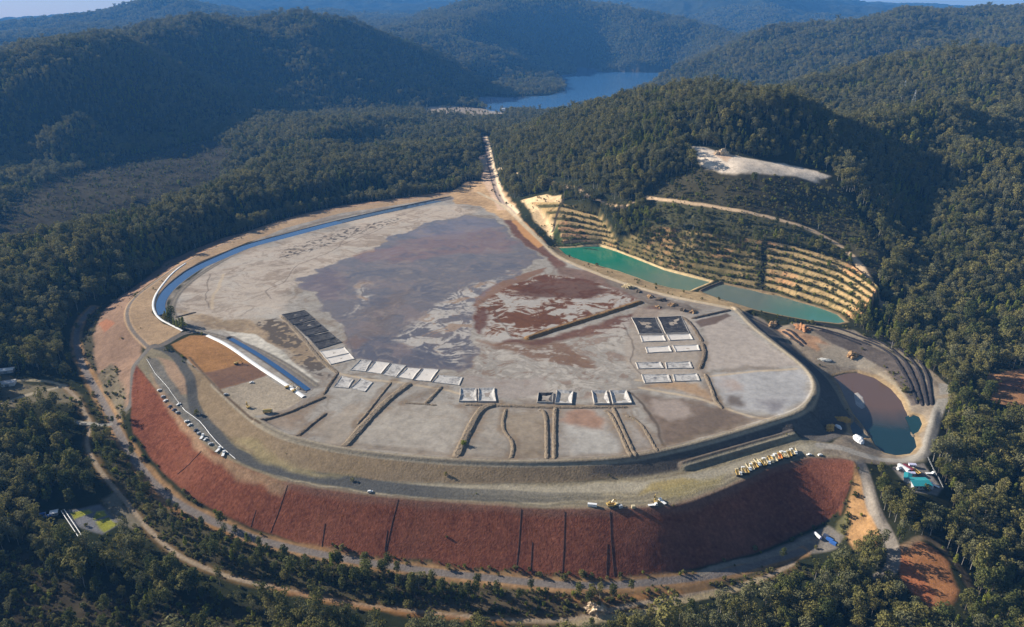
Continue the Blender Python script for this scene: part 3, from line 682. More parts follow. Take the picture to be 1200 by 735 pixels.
# --- right end: orange cut, access road, yards, ponds
fill([W(*p) for p in [(1002, 543, -2), (1012, 560, -5), (1017, 590, -13), (1036, 628, -19), (1022, 642, -24), (1000, 642, -28), (990, 622, -27), (989, 600, -20), (1000, 570, -9)]], C(162, 126, 86), soft=2, warp=3, region="earth_slope", forest=0, shrub=0.03, vary=0.28)
fill([W(*p) for p in [(978, 610, -25), (990, 600, -20), (998, 614, -24), (990, 632, -29), (978, 628, -30)]], (0.12, 0.11, 0.05), soft=2, warp=4, shrub=0.9, vary=0.3)
ACC2 = smooth_line([W(*p) for p in [(1000, 535, -2), (1010, 545, -4), (1017, 565, -7), (1022, 588, -10), (1034, 614, -17), (1046, 638, -22), (1048, 655, -24), (1044, 668, -26), (1030, 676, -28)]])
fill(PW([(1052, 642), (1075, 638), (1095, 646), (1112, 660), (1126, 688), (1118, 702), (1095, 706), (1078, 690), (1060, 668)], -21), ORANGE, soft=2.5, warp=5, region="earth_slope", forest=0, shrub=0.01, vary=0.25)
fill(PW([(1050, 645), (1066, 655), (1085, 672), (1100, 692), (1096, 706), (1078, 692), (1058, 668)], -22), C(150, 92, 62), soft=3, warp=6, k=0.8, vary=0.2)
stroke(ACC2, 5, C(132, 124, 114), soft=1.2, region="dirt_road", forest=0, shrub=0)
stroke(smooth_line([W(*p) for p in [(1060, 640, -18), (1080, 630, -17), (1100, 634, -18), (1112, 650, -20), (1130, 670, -24), (1138, 690, -27)]]), 3.0, C(120, 104, 84), soft=2, warp=3, forest=0, shrub=0.1, k=0.8)
YARD = [W(*p) for p in [(868, 364, 9), (900, 377, 5), (960, 384, 4), (1000, 386, 3), (1040, 410, -1), (1072, 428, -2), (1100, 446, -5), (1106, 462, -6), (1096, 500, -9), (1088, 532, -9), (1070, 543, -8), (1035, 543, -5), (1000, 540, -1), (960, 530, 0), (985, 512, -3), (1000, 491, -12), (982, 460, -13), (951, 425, -9), (932, 407, -6), (912, 388, -3), (895, 377, 0), (880, 369, 4)]]
fill(YARD, C(134, 122, 106), soft=2, warp=2, region="gravel_yard", forest=0, shrub=0.03, vary=0.2)
fill([W(*p) for p in [(905, 382, 2), (930, 388, 1), (958, 396, 0), (975, 408, -3), (955, 412, -5), (930, 398, -3)]], C(172, 134, 102), soft=3, warp=6, k=0.85, vary=0.3)
fill([W(*p) for p in [(955, 402, -2), (1000, 412, -5), (1030, 424, -8), (1020, 432, -9), (970, 426, -8)]], C(150, 140, 124), soft=3, warp=5, k=0.8)
fill([W(*p) for p in [(1030, 428, -9), (1055, 440, -9), (1076, 470, -10), (1068, 476, -11), (1050, 452, -11)]], (0.20, 0.15, 0.09), soft=3, warp=4, shrub=0.8, k=0.9, vary=0.3)
WIND = [W(*p) for p in [(945, 384, 3), (980, 392, 2), (1010, 402, 0), (1040, 414, -1), (1070, 430, -2), (1090, 452, -4), (1097, 470, -6), (1068, 472, -7), (1058, 452, -7), (1038, 432, -6), (1010, 416, -3), (975, 403, -1)]]
fill(WIND, C(92, 84, 78), soft=2, warp=2, vary=0.25)
stroke(smooth_line([W(*p) for p in [(930, 380, 4), (985, 388, 2.5), (1030, 402, 0), (1060, 416, -1.5), (1088, 434, -3), (1106, 452, -5)]]), 4.5, C(150, 136, 116), soft=1.5, region="dirt_road")
ROADR = smooth_line([W(*p) for p in [(1106, 452, -5), (1108, 464, -6), (1100, 478, -8), (1094, 500, -9), (1088, 520, -9), (1082, 532, -9), (1066, 538, -8), (1040, 538, -6), (1010, 533, -2.5), (985, 524, -1), (962, 522, 0)]])
stroke(ROADR, 5.5, C(150, 144, 134), soft=1.2, region="dirt_road", forest=0, shrub=0)
stroke(smooth_line([W(*p) for p in [(1100, 466, -7), (1125, 463, -7), (1150, 464, -6)]]), 3.5, C(150, 136, 116), soft=1.2, region="dirt_road", forest=0, shrub=0)
stroke(smooth_line([W(*p) for p in [(872, 372, 6), (893, 380, 1), (912, 391, -2), (932, 409, -5), (951, 427, -8), (971, 444, -11), (983, 462, -12), (993, 481, -12), (1008, 498, -12), (1022, 522, -11)]]), 3.2, C(132, 122, 106), soft=1.2, region="dirt_road")
stroke(smooth_line([W(*p) for p in [(1022, 432, -9), (1042, 444, -11), (1058, 462, -11), (1066, 476, -11), (1064, 486, -12.5)]]), 2.4, C(150, 138, 118), soft=1.2, region="dirt_road")
fill([W(*p) for p in [(1155, 440, -2), (1200, 430, 2), (1240, 428, 6), (1240, 470, 2), (1200, 474, -4), (1172, 474, -6), (1150, 466, -6)]], C(150, 112, 80), soft=3, warp=6, region="earth_slope", forest=0, shrub=0.03, vary=0.25)
fill([W(*p) for p in [(1165, 446, -2), (1200, 444, 0), (1240, 448, 2), (1240, 458, 0), (1200, 458, -2), (1165, 457, -4)]], C(124, 88, 66), soft=3, warp=6, vary=0.2)
fill([W(*p) for p in [(1045, 547, -7), (1082, 543, -9), (1104, 572, -10), (1098, 580, -10), (1072, 577, -10), (1058, 562, -9)]], C(128, 122, 116), soft=1.5, warp=1, region="gravel_yard", forest=0, shrub=0.0, vary=0.1)
clear([W(*p) for p in [(1035, 545, -6), (1085, 540, -9), (1112, 580, -11), (1070, 590, -11)]], 4, 0.0, 0.05)
# work area at the toe, right
fill([W(*p) for p in [(868, 657, -36), (905, 645, -37), (940, 629, -34), (968, 616, -30), (990, 628, -29), (978, 644, -34), (930, 652, -37), (885, 664, -37)]], C(118, 112, 104), soft=2, warp=3, region="gravel_yard", forest=0, shrub=0.02, vary=0.15)
# --- lower tracks
TOERD = smooth_line([W(*p) for p in [(110, 362, -14), (92, 380, -15), (88, 405, -16), (98, 432, -17), (113, 458, -18), (128, 485, -18), (142, 514, -19), (160, 543, -23), (185, 573, -26), (213, 594, -28), (250, 612, -29), (290, 629, -29), (333, 641, -29), (400, 655, -29), (500, 670, -29), (567, 677, -29), (633, 684, -29), (683, 687, -29), (733, 685, -29), (800, 679, -32), (833, 675, -34), (870, 667, -37), (900, 658, -37), (940, 646, -36)]])
s, d = sd_line(TOERD, 20, 3)
paint(s, sstep(9, 5, d) * sstep(-0.4, 0.2, N2[s] + 0.5), C(166, 128, 88), k if False else None) if False else paint(s, sstep(9, 5, d) * 0.7, C(158, 124, 88), region=None, forest=0, shrub=0.15, thr=0.3, vary=0.25)
stroke(TOERD, 3.6, C(118, 110, 104), soft=1.2, region="dirt_road", forest=0, shrub=0)
LOWRD = smooth_line([W(*p) for p in [(75, 452, -17), (92, 468, -18), (100, 485, -19), (107, 497, -19), (100, 520, -22), (112, 546, -24), (133, 571, -26), (150, 591, -28), (167, 613, -30), (187, 634, -31), (207, 650, -31), (233, 663, -31), (267, 676, -31), (300, 684, -31), (333, 691, -31), (367, 699, -31), (400, 706, -31), (433, 711, -31), (527, 721, -31), (600, 727, -32), (660, 728, -32), (700, 720, -32), (730, 711, -32), (773, 703, -33), (817, 697, -35), (860, 689, -37), (900, 676, -37), (930, 660, -37)]])
stroke(LOWRD, 4.6, C(132, 104, 70), soft=2, warp=3, k=0.45, forest=0, shrub=0.1)
stroke(LOWRD, 2.0, C(150, 134, 114), soft=1.2, region="dirt_road", forest=0, shrub=0)
for q, w_, c in (([(128, 497, -18), (118, 499, -19), (107, 497, -19), (85, 492, -19), (60, 488, -19)], 3.0, C(150, 146, 136)), ([(0, 474, -18), (40, 460, -17), (75, 452, -17)], 3.2, C(158, 146, 124)), ([(75, 452, -17), (60, 446, -17), (20, 444, -16), (0, 447, -16)], 2.6, C(160, 148, 122)), ([(660, 735, -34), (700, 728, -34), (745, 722, -34), (800, 705, -35), (850, 694, -37), (890, 680, -37)], 3.0, C(150, 136, 108)), ([(820, 672, -33), (850, 664, -36), (880, 657, -37), (920, 645, -36), (945, 633, -34)], 2.6, C(132, 124, 112))):
    stroke(smooth_line([W(*p) for p in q]), w_, c, soft=1.3, warp=2, region="dirt_road", forest=0, shrub=0)
fill(PW([(690, 722), (705, 705), (712, 712), (706, 724)], -31), C(190, 170, 138), soft=2, warp=3, region="earth_slope", forest=0, shrub=0)
fill(PW([(120, 585), (135, 578), (165, 612), (160, 622), (130, 610)], -29), (0.16, 0.14, 0.10), soft=3, warp=4, forest=0, shrub=0.1)
PLOT = PW([(75, 600), (118, 592), (140, 614), (120, 626), (85, 615)], -30)
fill(PLOT, (0.15, 0.15, 0.16), soft=2, warp=1, forest=0, shrub=0.0, region="gravel_yard")
clear(PW([(45, 595), (118, 585), (146, 616), (100, 632), (60, 622)], -30), 5, 0.0, 0.02)
for q in ([(82, 601), (104, 597), (108, 600), (88, 608)], [(112, 599), (122, 598), (127, 604), (110, 610)], [(112, 612), (128, 606), (138, 614), (122, 624)]):
    fill(PW(q, -30), (0.26, 0.26, 0.045), soft=1.2, warp=3, vary=0.25)
# --- far access road to the saddle, cuts and the far corner of the dam
fill(PW([(525, 226), (545, 214), (565, 214), (585, 222), (600, 240), (612, 258), (590, 256), (560, 240), (535, 238)], 13), C(178, 148, 112), soft=4, warp=8, region="earth_slope", forest=0, shrub=0.03, vary=0.3)
fill([W(*p) for p in [(560, 185, 33), (575, 180, 33), (580, 205, 22), (590, 232, 14), (600, 246, 12), (585, 246, 12), (566, 212, 20)]], C(196, 168, 142), soft=3, warp=5, region="earth_slope", forest=0, shrub=0.02, vary=0.2)
AC = [W(*p) for p in ACCESS]
stroke([(x + 7, y, z) for x, y, z in AC], 4, C(214, 192, 160), soft=2, warp=2)
stroke(AC, 5, C(150, 134, 122), soft=1.5, warp=2, region="dirt_road", forest=0, shrub=0)
stroke([(x - 4, y, z) for x, y, z in AC], 1.6, C(92, 84, 84), soft=1)
clear(AC, 16, 0.0, 0.1, line=True)
fill([W(*p) for p in [(610, 240, 18), (640, 236, 34), (658, 240, 38), (656, 258, 24), (648, 278, 12), (628, 262, 12)]], C(206, 178, 138), soft=3, warp=5, region="earth_slope", forest=0, shrub=0.03, vary=0.22)
fill([W(*p) for p in [(655, 262, 20), (680, 272, 14), (690, 286, 6), (655, 288, 4), (648, 276, 10)]], (0.06, 0.075, 0.03), soft=2, warp=3, forest=0, shrub=0.3, vary=0.2)
# --- terraces
TOPL = np.array([W(*q) for q in [(622, 236, 36), (655, 234, 52), (702, 248, 46), (760, 264, 52), (820, 272, 58), (900, 282, 58), (935, 289, 54), (977, 302, 46), (1002, 312, 39), (1020, 336, 26), (1030, 356, 14)]])
BOTL = [W(*q) for q in [(644, 294, 4), (660, 288, 3), (680, 287, 3), (704, 287, 3), (724, 293, 3), (752, 304, 3), (780, 315, 3), (810, 323, 3), (834, 329, 3), (870, 336, 3), (908, 343, 3), (932, 351, 3), (962, 359, 3), (982, 367, 3), (994, 375, 3), (1010, 382, 3)]]
for n_, pl in enumerate(TERR):
    s, d = sd_poly(pl, 12, 2.0)
    m = sstep(2, -2, d)
    nst = 7.0
    hgt = np.interp(GXX[s], TOPL[:, 0], TOPL[:, 2]) - 3.0
    d0 = segd(GXX[s], GYY[s], BOTL); d1 = segd(GXX[s], GYY[s], [tuple(q) for q in TOPL])
    tt = d0 / (d0 + d1 + 0.1)
    GZ[s] = GZ[s] * (1 - m) + (3.0 + hgt * tt) * m
    zz = nst * tt + 0.06 * N2[s] + 0.22 * fbm(GXX[s], GYY[s], 110.0, 3, 8.0)
    fr = zz - np.floor(zz)
    prof = np.floor(zz) + sstep(0.38, 0.95, fr)
    GZ[s] = GZ[s] * (1 - m) + (GZ[s] * 0.2 + 0.8 * (3.0 + prof * hgt / nst)) * m
    fr2 = fr + 0.10 * N1[s]
    ris = sstep(0.50, 0.60, fr2) * sstep(1.02, 0.90, fr2)
    veg = np.clip(0.5 + 1.3 * N2[s] + (0.45 if n_ == 1 else -0.1), 0, 1)
    COLR[s] = COLR[s] * (1 - m[..., None]) + np.array(((0.088, 0.080, 0.034),)) * (1 + 0.4 * N1[s][..., None]) * m[..., None]
    paint(s, m * ris * (1 - (0.85 if n_ == 1 else 0.3) * veg), C(186, 158, 112), vary=0.3)
    paint(s, m * ris * sstep(0.1, 0.5, N2[s] * 1.5 + N1[s] * .5) * (0.4 if n_ == 1 else 0.8), C(196, 146, 104), vary=0.2)
    paint(s, m * sstep(0.15, 0.45, N1[s] + 0.6 * fbm(GXX[s], GYY[s], 5.0, 2, 18.0)) * 0.7, (0.075, 0.072, 0.03), vary=0.2)
    REGION[s][m > .5] = RID["terraced_slope"]
    FOREST[s][m > .5] = 0.0
    sh = np.where(ris > 0.4, 0.12, 2.2)
    if n_ == 1:
        sh = np.where(ris > 0.4, 0.7, 2.0) * (0.7 + 0.6 * veg)
        top = zz > 3.0
        FOREST[s][(m > .5) & top] = 0.55
    SHRUB[s] = np.where(m > .5, sh, SHRUB[s])
stroke([W(*p) for p in [(897, 282, 58), (894, 310, 32), (893, 343, 4)]], 5.5, (0.035, 0.035, 0.022), soft=2, warp=3, shrub=1.0)
stroke([W(*p) for p in [(660, 240, 38), (652, 262, 20), (648, 274, 10)]], 3.0, (0.06, 0.05, 0.035), soft=2, warp=3, shrub=0.6)
# low shrub slope below and above the hill road, road itself, white clearing
SHRUBSL = [W(*p) for p in [(757, 230, 84), (800, 234, 92), (860, 243, 91), (920, 256, 81), (960, 271, 67), (990, 289, 53), (1012, 309, 43), (1026, 334, 29), (1040, 300, 52), (1030, 262, 76), (1000, 228, 108), (968, 206, 131), (920, 203, 135), (870, 196, 144), (830, 186, 152), (800, 188, 148), (770, 205, 118)]]
fill(SHRUBSL, (0.058, 0.052, 0.030), soft=8, warp=14, forest=0.05, shrub=0.8, vary=0.3)
fill([W(*p) for p in [(757, 233, 81), (800, 238, 88), (860, 247, 88), (920, 260, 78), (960, 275, 64), (990, 294, 50), (1002, 310, 41), (977, 300, 47), (935, 287, 55), (900, 281, 59), (820, 271, 59), (760, 263, 53)]], (0.07, 0.068, 0.035), soft=4, warp=6, forest=0.25, shrub=1.0, vary=0.3)
HR = [W(*p) for p in HILLROAD]
stroke(HR, 4.2, C(190, 164, 132), soft=2, warp=2.5, region="dirt_road", forest=0, shrub=0, vary=0.15)
clear(HR, 9, 0.0, None, line=True)
stroke([W(*p) for p in [(584, 190, 52), (592, 198, 47), (606, 206, 44), (615, 210, 44)]], 3.5, C(190, 168, 138), soft=2, warp=4, region="dirt_road", forest=0, shrub=0)
for q in ([(646, 217, 58), (668, 223, 64), (690, 229, 68)], [(700, 236, 62), (730, 240, 70), (757, 232, 82)]):
    stroke([W(*p) for p in q], 3.0, C(184, 158, 126), soft=2, warp=4, region="dirt_road", forest=0, shrub=0)
    clear([W(*p) for p in q], 9, 0.0, 0.1, line=True)
CLEARP = [W(*p) for p in [(810, 170, 165), (828, 173, 163), (850, 180, 156), (880, 187, 149), (920, 194, 140), (950, 200, 135), (974, 205, 131), (960, 208, 130), (920, 203, 135), (880, 198, 143), (845, 191, 150), (822, 183, 155)]]
fill(CLEARP, C(216, 200, 180), soft=4, warp=7, region="gravel_yard", forest=0, shrub=0.0, vary=0.2)
fill([W(*p) for p in [(835, 181, 155), (846, 177, 158), (860, 183, 153), (852, 188, 150)]], C(204, 170, 138), soft=3, warp=5, k=0.8)
clear(CLEARP, 12, 0.0, 0.1)
fill([W(*p) for p in [(960, 206, 131), (985, 220, 116), (1005, 250, 88), (1030, 280, 62), (1045, 300, 48), (1020, 300, 54), (990, 260, 84), (965, 230, 112)]], (0.062, 0.058, 0.032), soft=6, warp=12, forest=0.15, shrub=0.8)
clear(CLEARP, 3, 0.0, 0.0)
# --- water bodies: bare, no plants
for pl, z in ((LAGOON1, 3), (LAGOON2, 3), (PONDR, -14), (PONDS, -13.5), (PONDW, -12)):
    q = [W(p[0], p[1], z) for p in pl]
    s, d = sd_poly(q, 16, 1.0)
    GZ[s] -= 2.5 * sstep(0.5, -5, d)
    paint(s, sstep(5, 1, d) * 0.85, C(150, 128, 96), forest=0, shrub=0, thr=0.1, vary=0.2)
s, d = sd_poly([W(p[0], p[1], 3) for p in LAGOON1], 16, 1.0)
paint(s, sstep(3, 0, d) * (d > -4), C(196, 172, 128), vary=0.2)
LK = [W(p[0], p[1], -30) for p in LAKE]
s, d = sd_poly(LK, 120, 25)
lk = sstep(30, -20, d); GZ[s] = np.minimum(GZ[s], GZ[s] * (1 - lk) - 34 * lk)
paint(s, sstep(6, 0, d), (0.06, 0.052, 0.038), forest=0, shrub=0, thr=0.6)
clear(LK, 4, 0.0, 0.0)
# blue lined channels: shallow cuts with the liner laid in
CH1 = smooth_line([W(*p) for p in [(190, 368, 10), (187, 355, 10), (197, 339, 10), (214, 325, 10), (230, 314, 10), (263, 299.5, 10), (290, 288, 10), (333, 277, 10), (370, 267, 10), (400, 259.5, 10), (450, 248, 10), (500, 238, 10), (525, 233, 10)]])
CH2 = smooth_line([W(*p) for p in [(270, 396, 9), (300, 413, 9), (333, 435, 9), (361, 456, 9)]])
def chw(y):
    return np.interp(y, [930, 1000, 1150, 1350], [5.0, 6.5, 10.0, 12.0])


for ch, hw in ((CH1, None), (CH2, 4.0)):
    s, d = sd_line(ch, 22)
    w_ = chw(GYY[s]) if hw is None else hw
    GZ[s] -= 1.6 * sstep(w_ + 1.2, w_ - 2.0, d)
    paint(s, sstep(w_ + 3, w_ + 1, d), C(104, 100, 98), forest=0, shrub=0)
    FOREST[s][d < 20] = 0; SHRUB[s][d < 20] = 0
GZ += (1 - wild) * 0.10 * N1

# no trees or loose bushes on the works
WORKS = [W(*q) for q in PERIM[::-1]] + [W(q[0] - 8, q[1], q[2] + 0) for q in OUTLEFT[8:14]] + [W(q[0], q[1] + 4, q[2]) for q in TOE] + [W(1012, 560, -5), W(1035, 545, -5), W(1075, 545, -8), W(1096, 525, -9), W(1104, 480, -7), W(1110, 452, -5), W(1070, 428, -2), W(1040, 410, -1), W(1000, 384, 3)] + [W(q[0], q[1], 3) for q in LAGOON2[2:8][::-1]] + [W(q[0], q[1], 3) for q in LAGOON1[1:9][::-1]] + [W(648, 290, 8), W(630, 270, 11), W(600, 246, 12), W(560, 222, 13)]
s, d = sd_poly(WORKS, 30)
FOREST[s][d < 5] = 0.0
SHRUB[s] = np.where((d < -3) & (SHRUB[s] < 0.2), np.minimum(SHRUB[s], 0.002), SHRUB[s])
s, d = sd_poly(PW([(998, 460), (1006, 457), (1014, 466), (1018, 478), (1010, 482), (1002, 474)], -14), 8, 3)
GZ[s] += 2.3 * sstep(2, -4, d); paint(s, sstep(1, -2, d), C(170, 164, 158), vary=0.15)


def shift(line, dx, dy):
    return [(q[0] + dx, q[1] + dy) for q in line]


for ln in (LOWRD, TOERD):                      # keep the near side of the tracks open
    clear(ln, 7, 0.0, None, line=True); clear(shift(ln, 0, -12), 10, 0.03, None, line=True)
clear([W(*q) for q in PERIM], 15, 0.0, 0.02, line=True)
for q in ([(1030, 543, -6), (1090, 536, -9), (1125, 600, -12), (1078, 612, -13), (1046, 588, -11)], [(1050, 640, -21), (1100, 640, -20), (1140, 690, -26), (1125, 730, -28), (1080, 728, -28), (1052, 690, -26)], [(40, 592, -30), (125, 582, -30), (160, 620, -30), (130, 655, -30), (70, 645, -30)], [(790, 668, -32), (870, 652, -36), (935, 628, -35), (990, 600, -22), (1004, 640, -28), (1000, 668, -34), (930, 682, -37), (870, 702, -37), (800, 716, -36), (700, 735, -34), (640, 740, -33), (700, 700, -31)], [(0, 436, -17), (50, 436, -17), (110, 452, -17), (110, 476, -18), (50, 478, -18), (0, 492, -18)], [(1150, 436, -2), (1250, 424, 4), (1250, 490, -2), (1180, 490, -6)]):
    clear([W(*r_) for r_ in q], 0, 0.015, None)

LAGBANK = [W(*q) for q in BACKRD[-60:] if q[0] > 640] + [W(868, 367, 9)] + [W(q[0], q[1], 3) for q in [(882, 362), (860, 356), (840, 350), (821, 343), (808, 342), (788, 339), (768, 334), (748, 327), (726, 319), (704, 313), (680, 306), (662, 299), (653, 291)]]
s, d = sd_poly(LAGBANK, 8)
paint(s, sstep(2, -0.5, d) * (REGION[s] != RID["dirt_road"]), C(160, 138, 104), region="earth_slope", forest=0, shrub=0.04, vary=0.25)
stroke([W(q[0], q[1], 11.5) for q in BACKRD], 4.0, C(186, 168, 140), soft=1.5, warp=1.5, region="dirt_road", forest=0, shrub=0, vary=0.15)

def plant(q, dens):
    s_, d_ = sd_poly([W(*r_) for r_ in q], 4)
    m_ = (d_ < 0)
    for ln_ in (LOWRD, TOERD):
        m_ &= segd(GXX[s_], GYY[s_], ln_) > 7.5
    FOREST[s_][m_] = dens; SHRUB[s_][m_] = 1.0


plant([(112, 500, -20), (132, 512, -20), (160, 548, -24), (190, 582, -27), (215, 600, -29), (255, 620, -29), (300, 638, -29), (345, 652, -29), (400, 664, -30), (480, 676, -30), (480, 700, -31), (400, 696, -31), (340, 688, -31), (290, 674, -31), (235, 656, -31), (200, 641, -31), (170, 608, -29), (150, 580, -27), (122, 545, -24)], 0.58)
plant([(480, 678, -30), (600, 690, -30), (690, 694, -30), (800, 690, -33), (800, 702, -34), (690, 712, -31), (600, 718, -31), (480, 708, -31)], 0.30)

clear([W(598, 238, 14), W(640, 236, 30), W(657, 244, 36), W(662, 290, 4), W(645, 294, 8), W(628, 274, 11), W(610, 256, 12)], 2, 0.0, 0.12)

for q, c in (([(318, 690), (360, 700), (410, 710), (470, 718), (530, 724), (590, 730)], C(140, 98, 58)), ([(640, 700), (700, 704), (760, 698), (800, 692)], C(150, 108, 66)), ([(160, 560), (190, 590), (225, 612), (270, 630)], C(140, 104, 66))):
    stroke(smooth_line(PW(q, -31)), 2.2, c, soft=2.5, warp=4, k=0.7)

# browner ground and spilled earth beside the cell banks
for q, w_ in (([(481, 449), (453, 470), (430, 494), (403, 525)], 9), ([(459, 448), (432, 482), (418, 498)], 5), ([(582, 474), (566, 478), (558, 488), (546, 512), (534, 538)], 10), ([(593, 479), (587, 498), (589, 507), (600, 516), (603, 525), (598, 539)], 6), ([(646, 478), (645, 540)], 10), ([(713, 479), (730, 508), (743, 538)], 10), ([(733, 487), (759, 508), (771, 532)], 7), ([(472, 472), (518, 453)], 8), ([(542, 474), (660, 478), (736, 477)], 6), ([(823, 402), (827, 415), (820, 433)], 6), ([(826, 438), (838, 466), (847, 479)], 6), ([(305, 494), (338, 484), (382, 465)], 7), ([(383, 484), (347, 513)], 5), ([(617, 398), (700, 371), (753, 354)], 9)):
    s, d = sd_line(smooth_line(PW(q, tz)), w_ + 8, 7)
    paint(s, sstep(w_ + 3, w_ * 0.4, d) * (0.55 + 0.4 * sstep(-0.1, 0.3, N1[s])) * 0.8 * (REGION[s] == RID["tailings_beach"]), C(118, 101, 82), vary=0.2)
s, d = sd_poly(PW([(400, 525), (540, 540), (745, 540), (905, 492), (905, 484), (740, 530), (640, 536), (540, 534), (410, 519)], tz), 8, 8)
paint(s, sstep(4, -3, d) * 0.5, C(116, 102, 86), vary=0.2)

clear(shift(HR, 0, -9), 8, 0.0, 0.2, line=True)
# ------------------------------------------------------------------ materials
def mat(name, col=(0.5, 0.5, 0.5), rough=0.85, metal=0.0, noise=0.0, nscale=2.0, bump=0.0, bscale=3.0, spec=0.1):
    m = bpy.data.materials.new(name); m.use_nodes = True
    nt = m.node_tree; b = nt.nodes["Principled BSDF"]
    b.inputs["Roughness"].default_value = rough; b.inputs["Metallic"].default_value = metal
    b.inputs["Specular IOR Level"].default_value = spec
    b.inputs["Base Color"].default_value = (*col, 1)
    if noise > 0 or bump > 0:
        tc = nt.nodes.new("ShaderNodeNewGeometry")
    if noise > 0:
        n = nt.nodes.new("ShaderNodeTexNoise"); n.inputs["Scale"].default_value = nscale; n.inputs["Detail"].default_value = 5
        nt.links.new(tc.outputs["Position"], n.inputs["Vector"])
        r = nt.nodes.new("ShaderNodeMapRange"); r.inputs[1].default_value = 0.25; r.inputs[2].default_value = 0.75
        r.inputs[3].default_value = 1 - noise; r.inputs[4].default_value = 1 + noise
        nt.links.new(n.outputs["Fac"], r.inputs[0])
        mx = nt.nodes.new("ShaderNodeVectorMath"); mx.operation = 'SCALE'; mx.inputs[0].default_value = col
        nt.links.new(r.outputs[0], mx.inputs["Scale"]); nt.links.new(mx.outputs[0], b.inputs["Base Color"])
    if bump > 0:
        n2 = nt.nodes.new("ShaderNodeTexNoise"); n2.inputs["Scale"].default_value = bscale; n2.inputs["Detail"].default_value = 4
        nt.links.new(tc.outputs["Position"], n2.inputs["Vector"])
        bp = nt.nodes.new("ShaderNodeBump"); bp.inputs["Strength"].default_value = bump; bp.inputs["Distance"].default_value = 1.0
        nt.links.new(n2.outputs["Fac"], bp.inputs["Height"]); nt.links.new(bp.outputs[0], b.inputs["Normal"])
    return m


def ground_material(name, bump, bscale, nlo=0.78, nhi=1.22):
    m = bpy.data.materials.new(name); m.use_nodes = True
    nt = m.node_tree; b = nt.nodes["Principled BSDF"]
    at = nt.nodes.new("ShaderNodeVertexColor"); at.layer_name = "soil"
    geo = nt.nodes.new("ShaderNodeNewGeometry")
    n = nt.nodes.new("ShaderNodeTexNoise"); n.inputs["Scale"].default_value = 0.35; n.inputs["Detail"].default_value = 8; n.inputs["Roughness"].default_value = 0.65
    nt.links.new(geo.outputs["Position"], n.inputs["Vector"])
    r = nt.nodes.new("ShaderNodeMapRange"); r.inputs[1].default_value = 0.3; r.inputs[2].default_value = 0.7; r.inputs[3].default_value = nlo; r.inputs[4].default_value = nhi
    nt.links.new(n.outputs["Fac"], r.inputs[0])
    mx = nt.nodes.new("ShaderNodeVectorMath"); mx.operation = 'SCALE'
    nt.links.new(at.outputs["Color"], mx.inputs[0]); nt.links.new(r.outputs[0], mx.inputs["Scale"])
    nt.links.new(mx.outputs[0], b.inputs["Base Color"])
    rr = nt.nodes.new("ShaderNodeMapRange"); rr.inputs[3].default_value = 0.95; rr.inputs[4].default_value = 0.20
    nt.links.new(at.outputs["Alpha"], rr.inputs[0]); nt.links.new(rr.outputs[0], b.inputs["Roughness"])
    sl = nt.nodes.new("ShaderNodeMath"); sl.operation = 'MULTIPLY'; sl.inputs[1].default_value = 0.55
    nt.links.new(at.outputs["Alpha"], sl.inputs[0]); nt.links.new(sl.outputs[0], b.inputs["Specular IOR Level"])
    n2 = nt.nodes.new("ShaderNodeTexNoise"); n2.inputs["Scale"].default_value = bscale; n2.inputs["Detail"].default_value = 6; n2.inputs["Roughness"].default_value = 0.6
    nt.links.new(geo.outputs["Position"], n2.inputs["Vector"])
    inv = nt.nodes.new("ShaderNodeMapRange"); inv.inputs[3].default_value = bump; inv.inputs[4].default_value = 0.015
    nt.links.new(at.outputs["Alpha"], inv.inputs[0])
    bp = nt.nodes.new("ShaderNodeBump"); bp.inputs["Distance"].default_value = 1.0
    nt.links.new(inv.outputs[0], bp.inputs["Strength"])
    nt.links.new(n2.outputs["Fac"], bp.inputs["Height"]); nt.links.new(bp.outputs[0], b.inputs["Normal"])
    return m


M_SOIL = ground_material("soil", 0.55, 0.5)
M_TAIL = ground_material("tailings", 0.22, 0.25, 0.9, 1.1)
M_ROCK = ground_material("red_rock", 0.6, 0.6, 0.72, 1.25)
M_WILD = ground_material("forest_floor", 0.45, 0.12)

# ------------------------------------------------------------------ ground objects: one sheet, split where the land use changes
LRlog = LR


def hz(x, y):                                  # ground height at a point
    th = math.atan2(x, y); r = math.hypot(x, y)
    j = min(max((th - TH[0]) / (TH[1] - TH[0]), 0), NA - 1.001); i = min(max(float(np.interp(math.log(r), LR, np.arange(NR))), 0), NR - 1.001)
    i0, j0 = int(i), int(j); fi, fj = i - i0, j - j0
    return float((GZ[i0, j0] * (1 - fj) + GZ[i0, j0 + 1] * fj) * (1 - fi) + (GZ[i0 + 1, j0] * (1 - fj) + GZ[i0 + 1, j0 + 1] * fj) * fi)


def hza(x, y):
    j = np.clip((np.arctan2(x, y) - TH[0]) / (TH[1] - TH[0]), 0, NA - 1.001); i = np.clip(np.interp(np.log(np.hypot(x, y)), LR, np.arange(NR)), 0, NR - 1.001)
    i0 = i.astype(int); j0 = j.astype(int); fi, fj = i - i0, j - j0
    return (GZ[i0, j0] * (1 - fj) + GZ[i0, j0 + 1] * fj) * (1 - fi) + (GZ[i0 + 1, j0] * (1 - fj) + GZ[i0 + 1, j0 + 1] * fj) * fi


def near_ix(x, y):
    j = np.clip(np.rint((np.arctan2(x, y) - TH[0]) / (TH[1] - TH[0])).astype(int), 0, NA - 1)
    i = np.clip(np.rint(np.interp(np.log(np.hypot(x, y)), LR, np.arange(NR))).astype(int), 0, NR - 1)
    return i, j


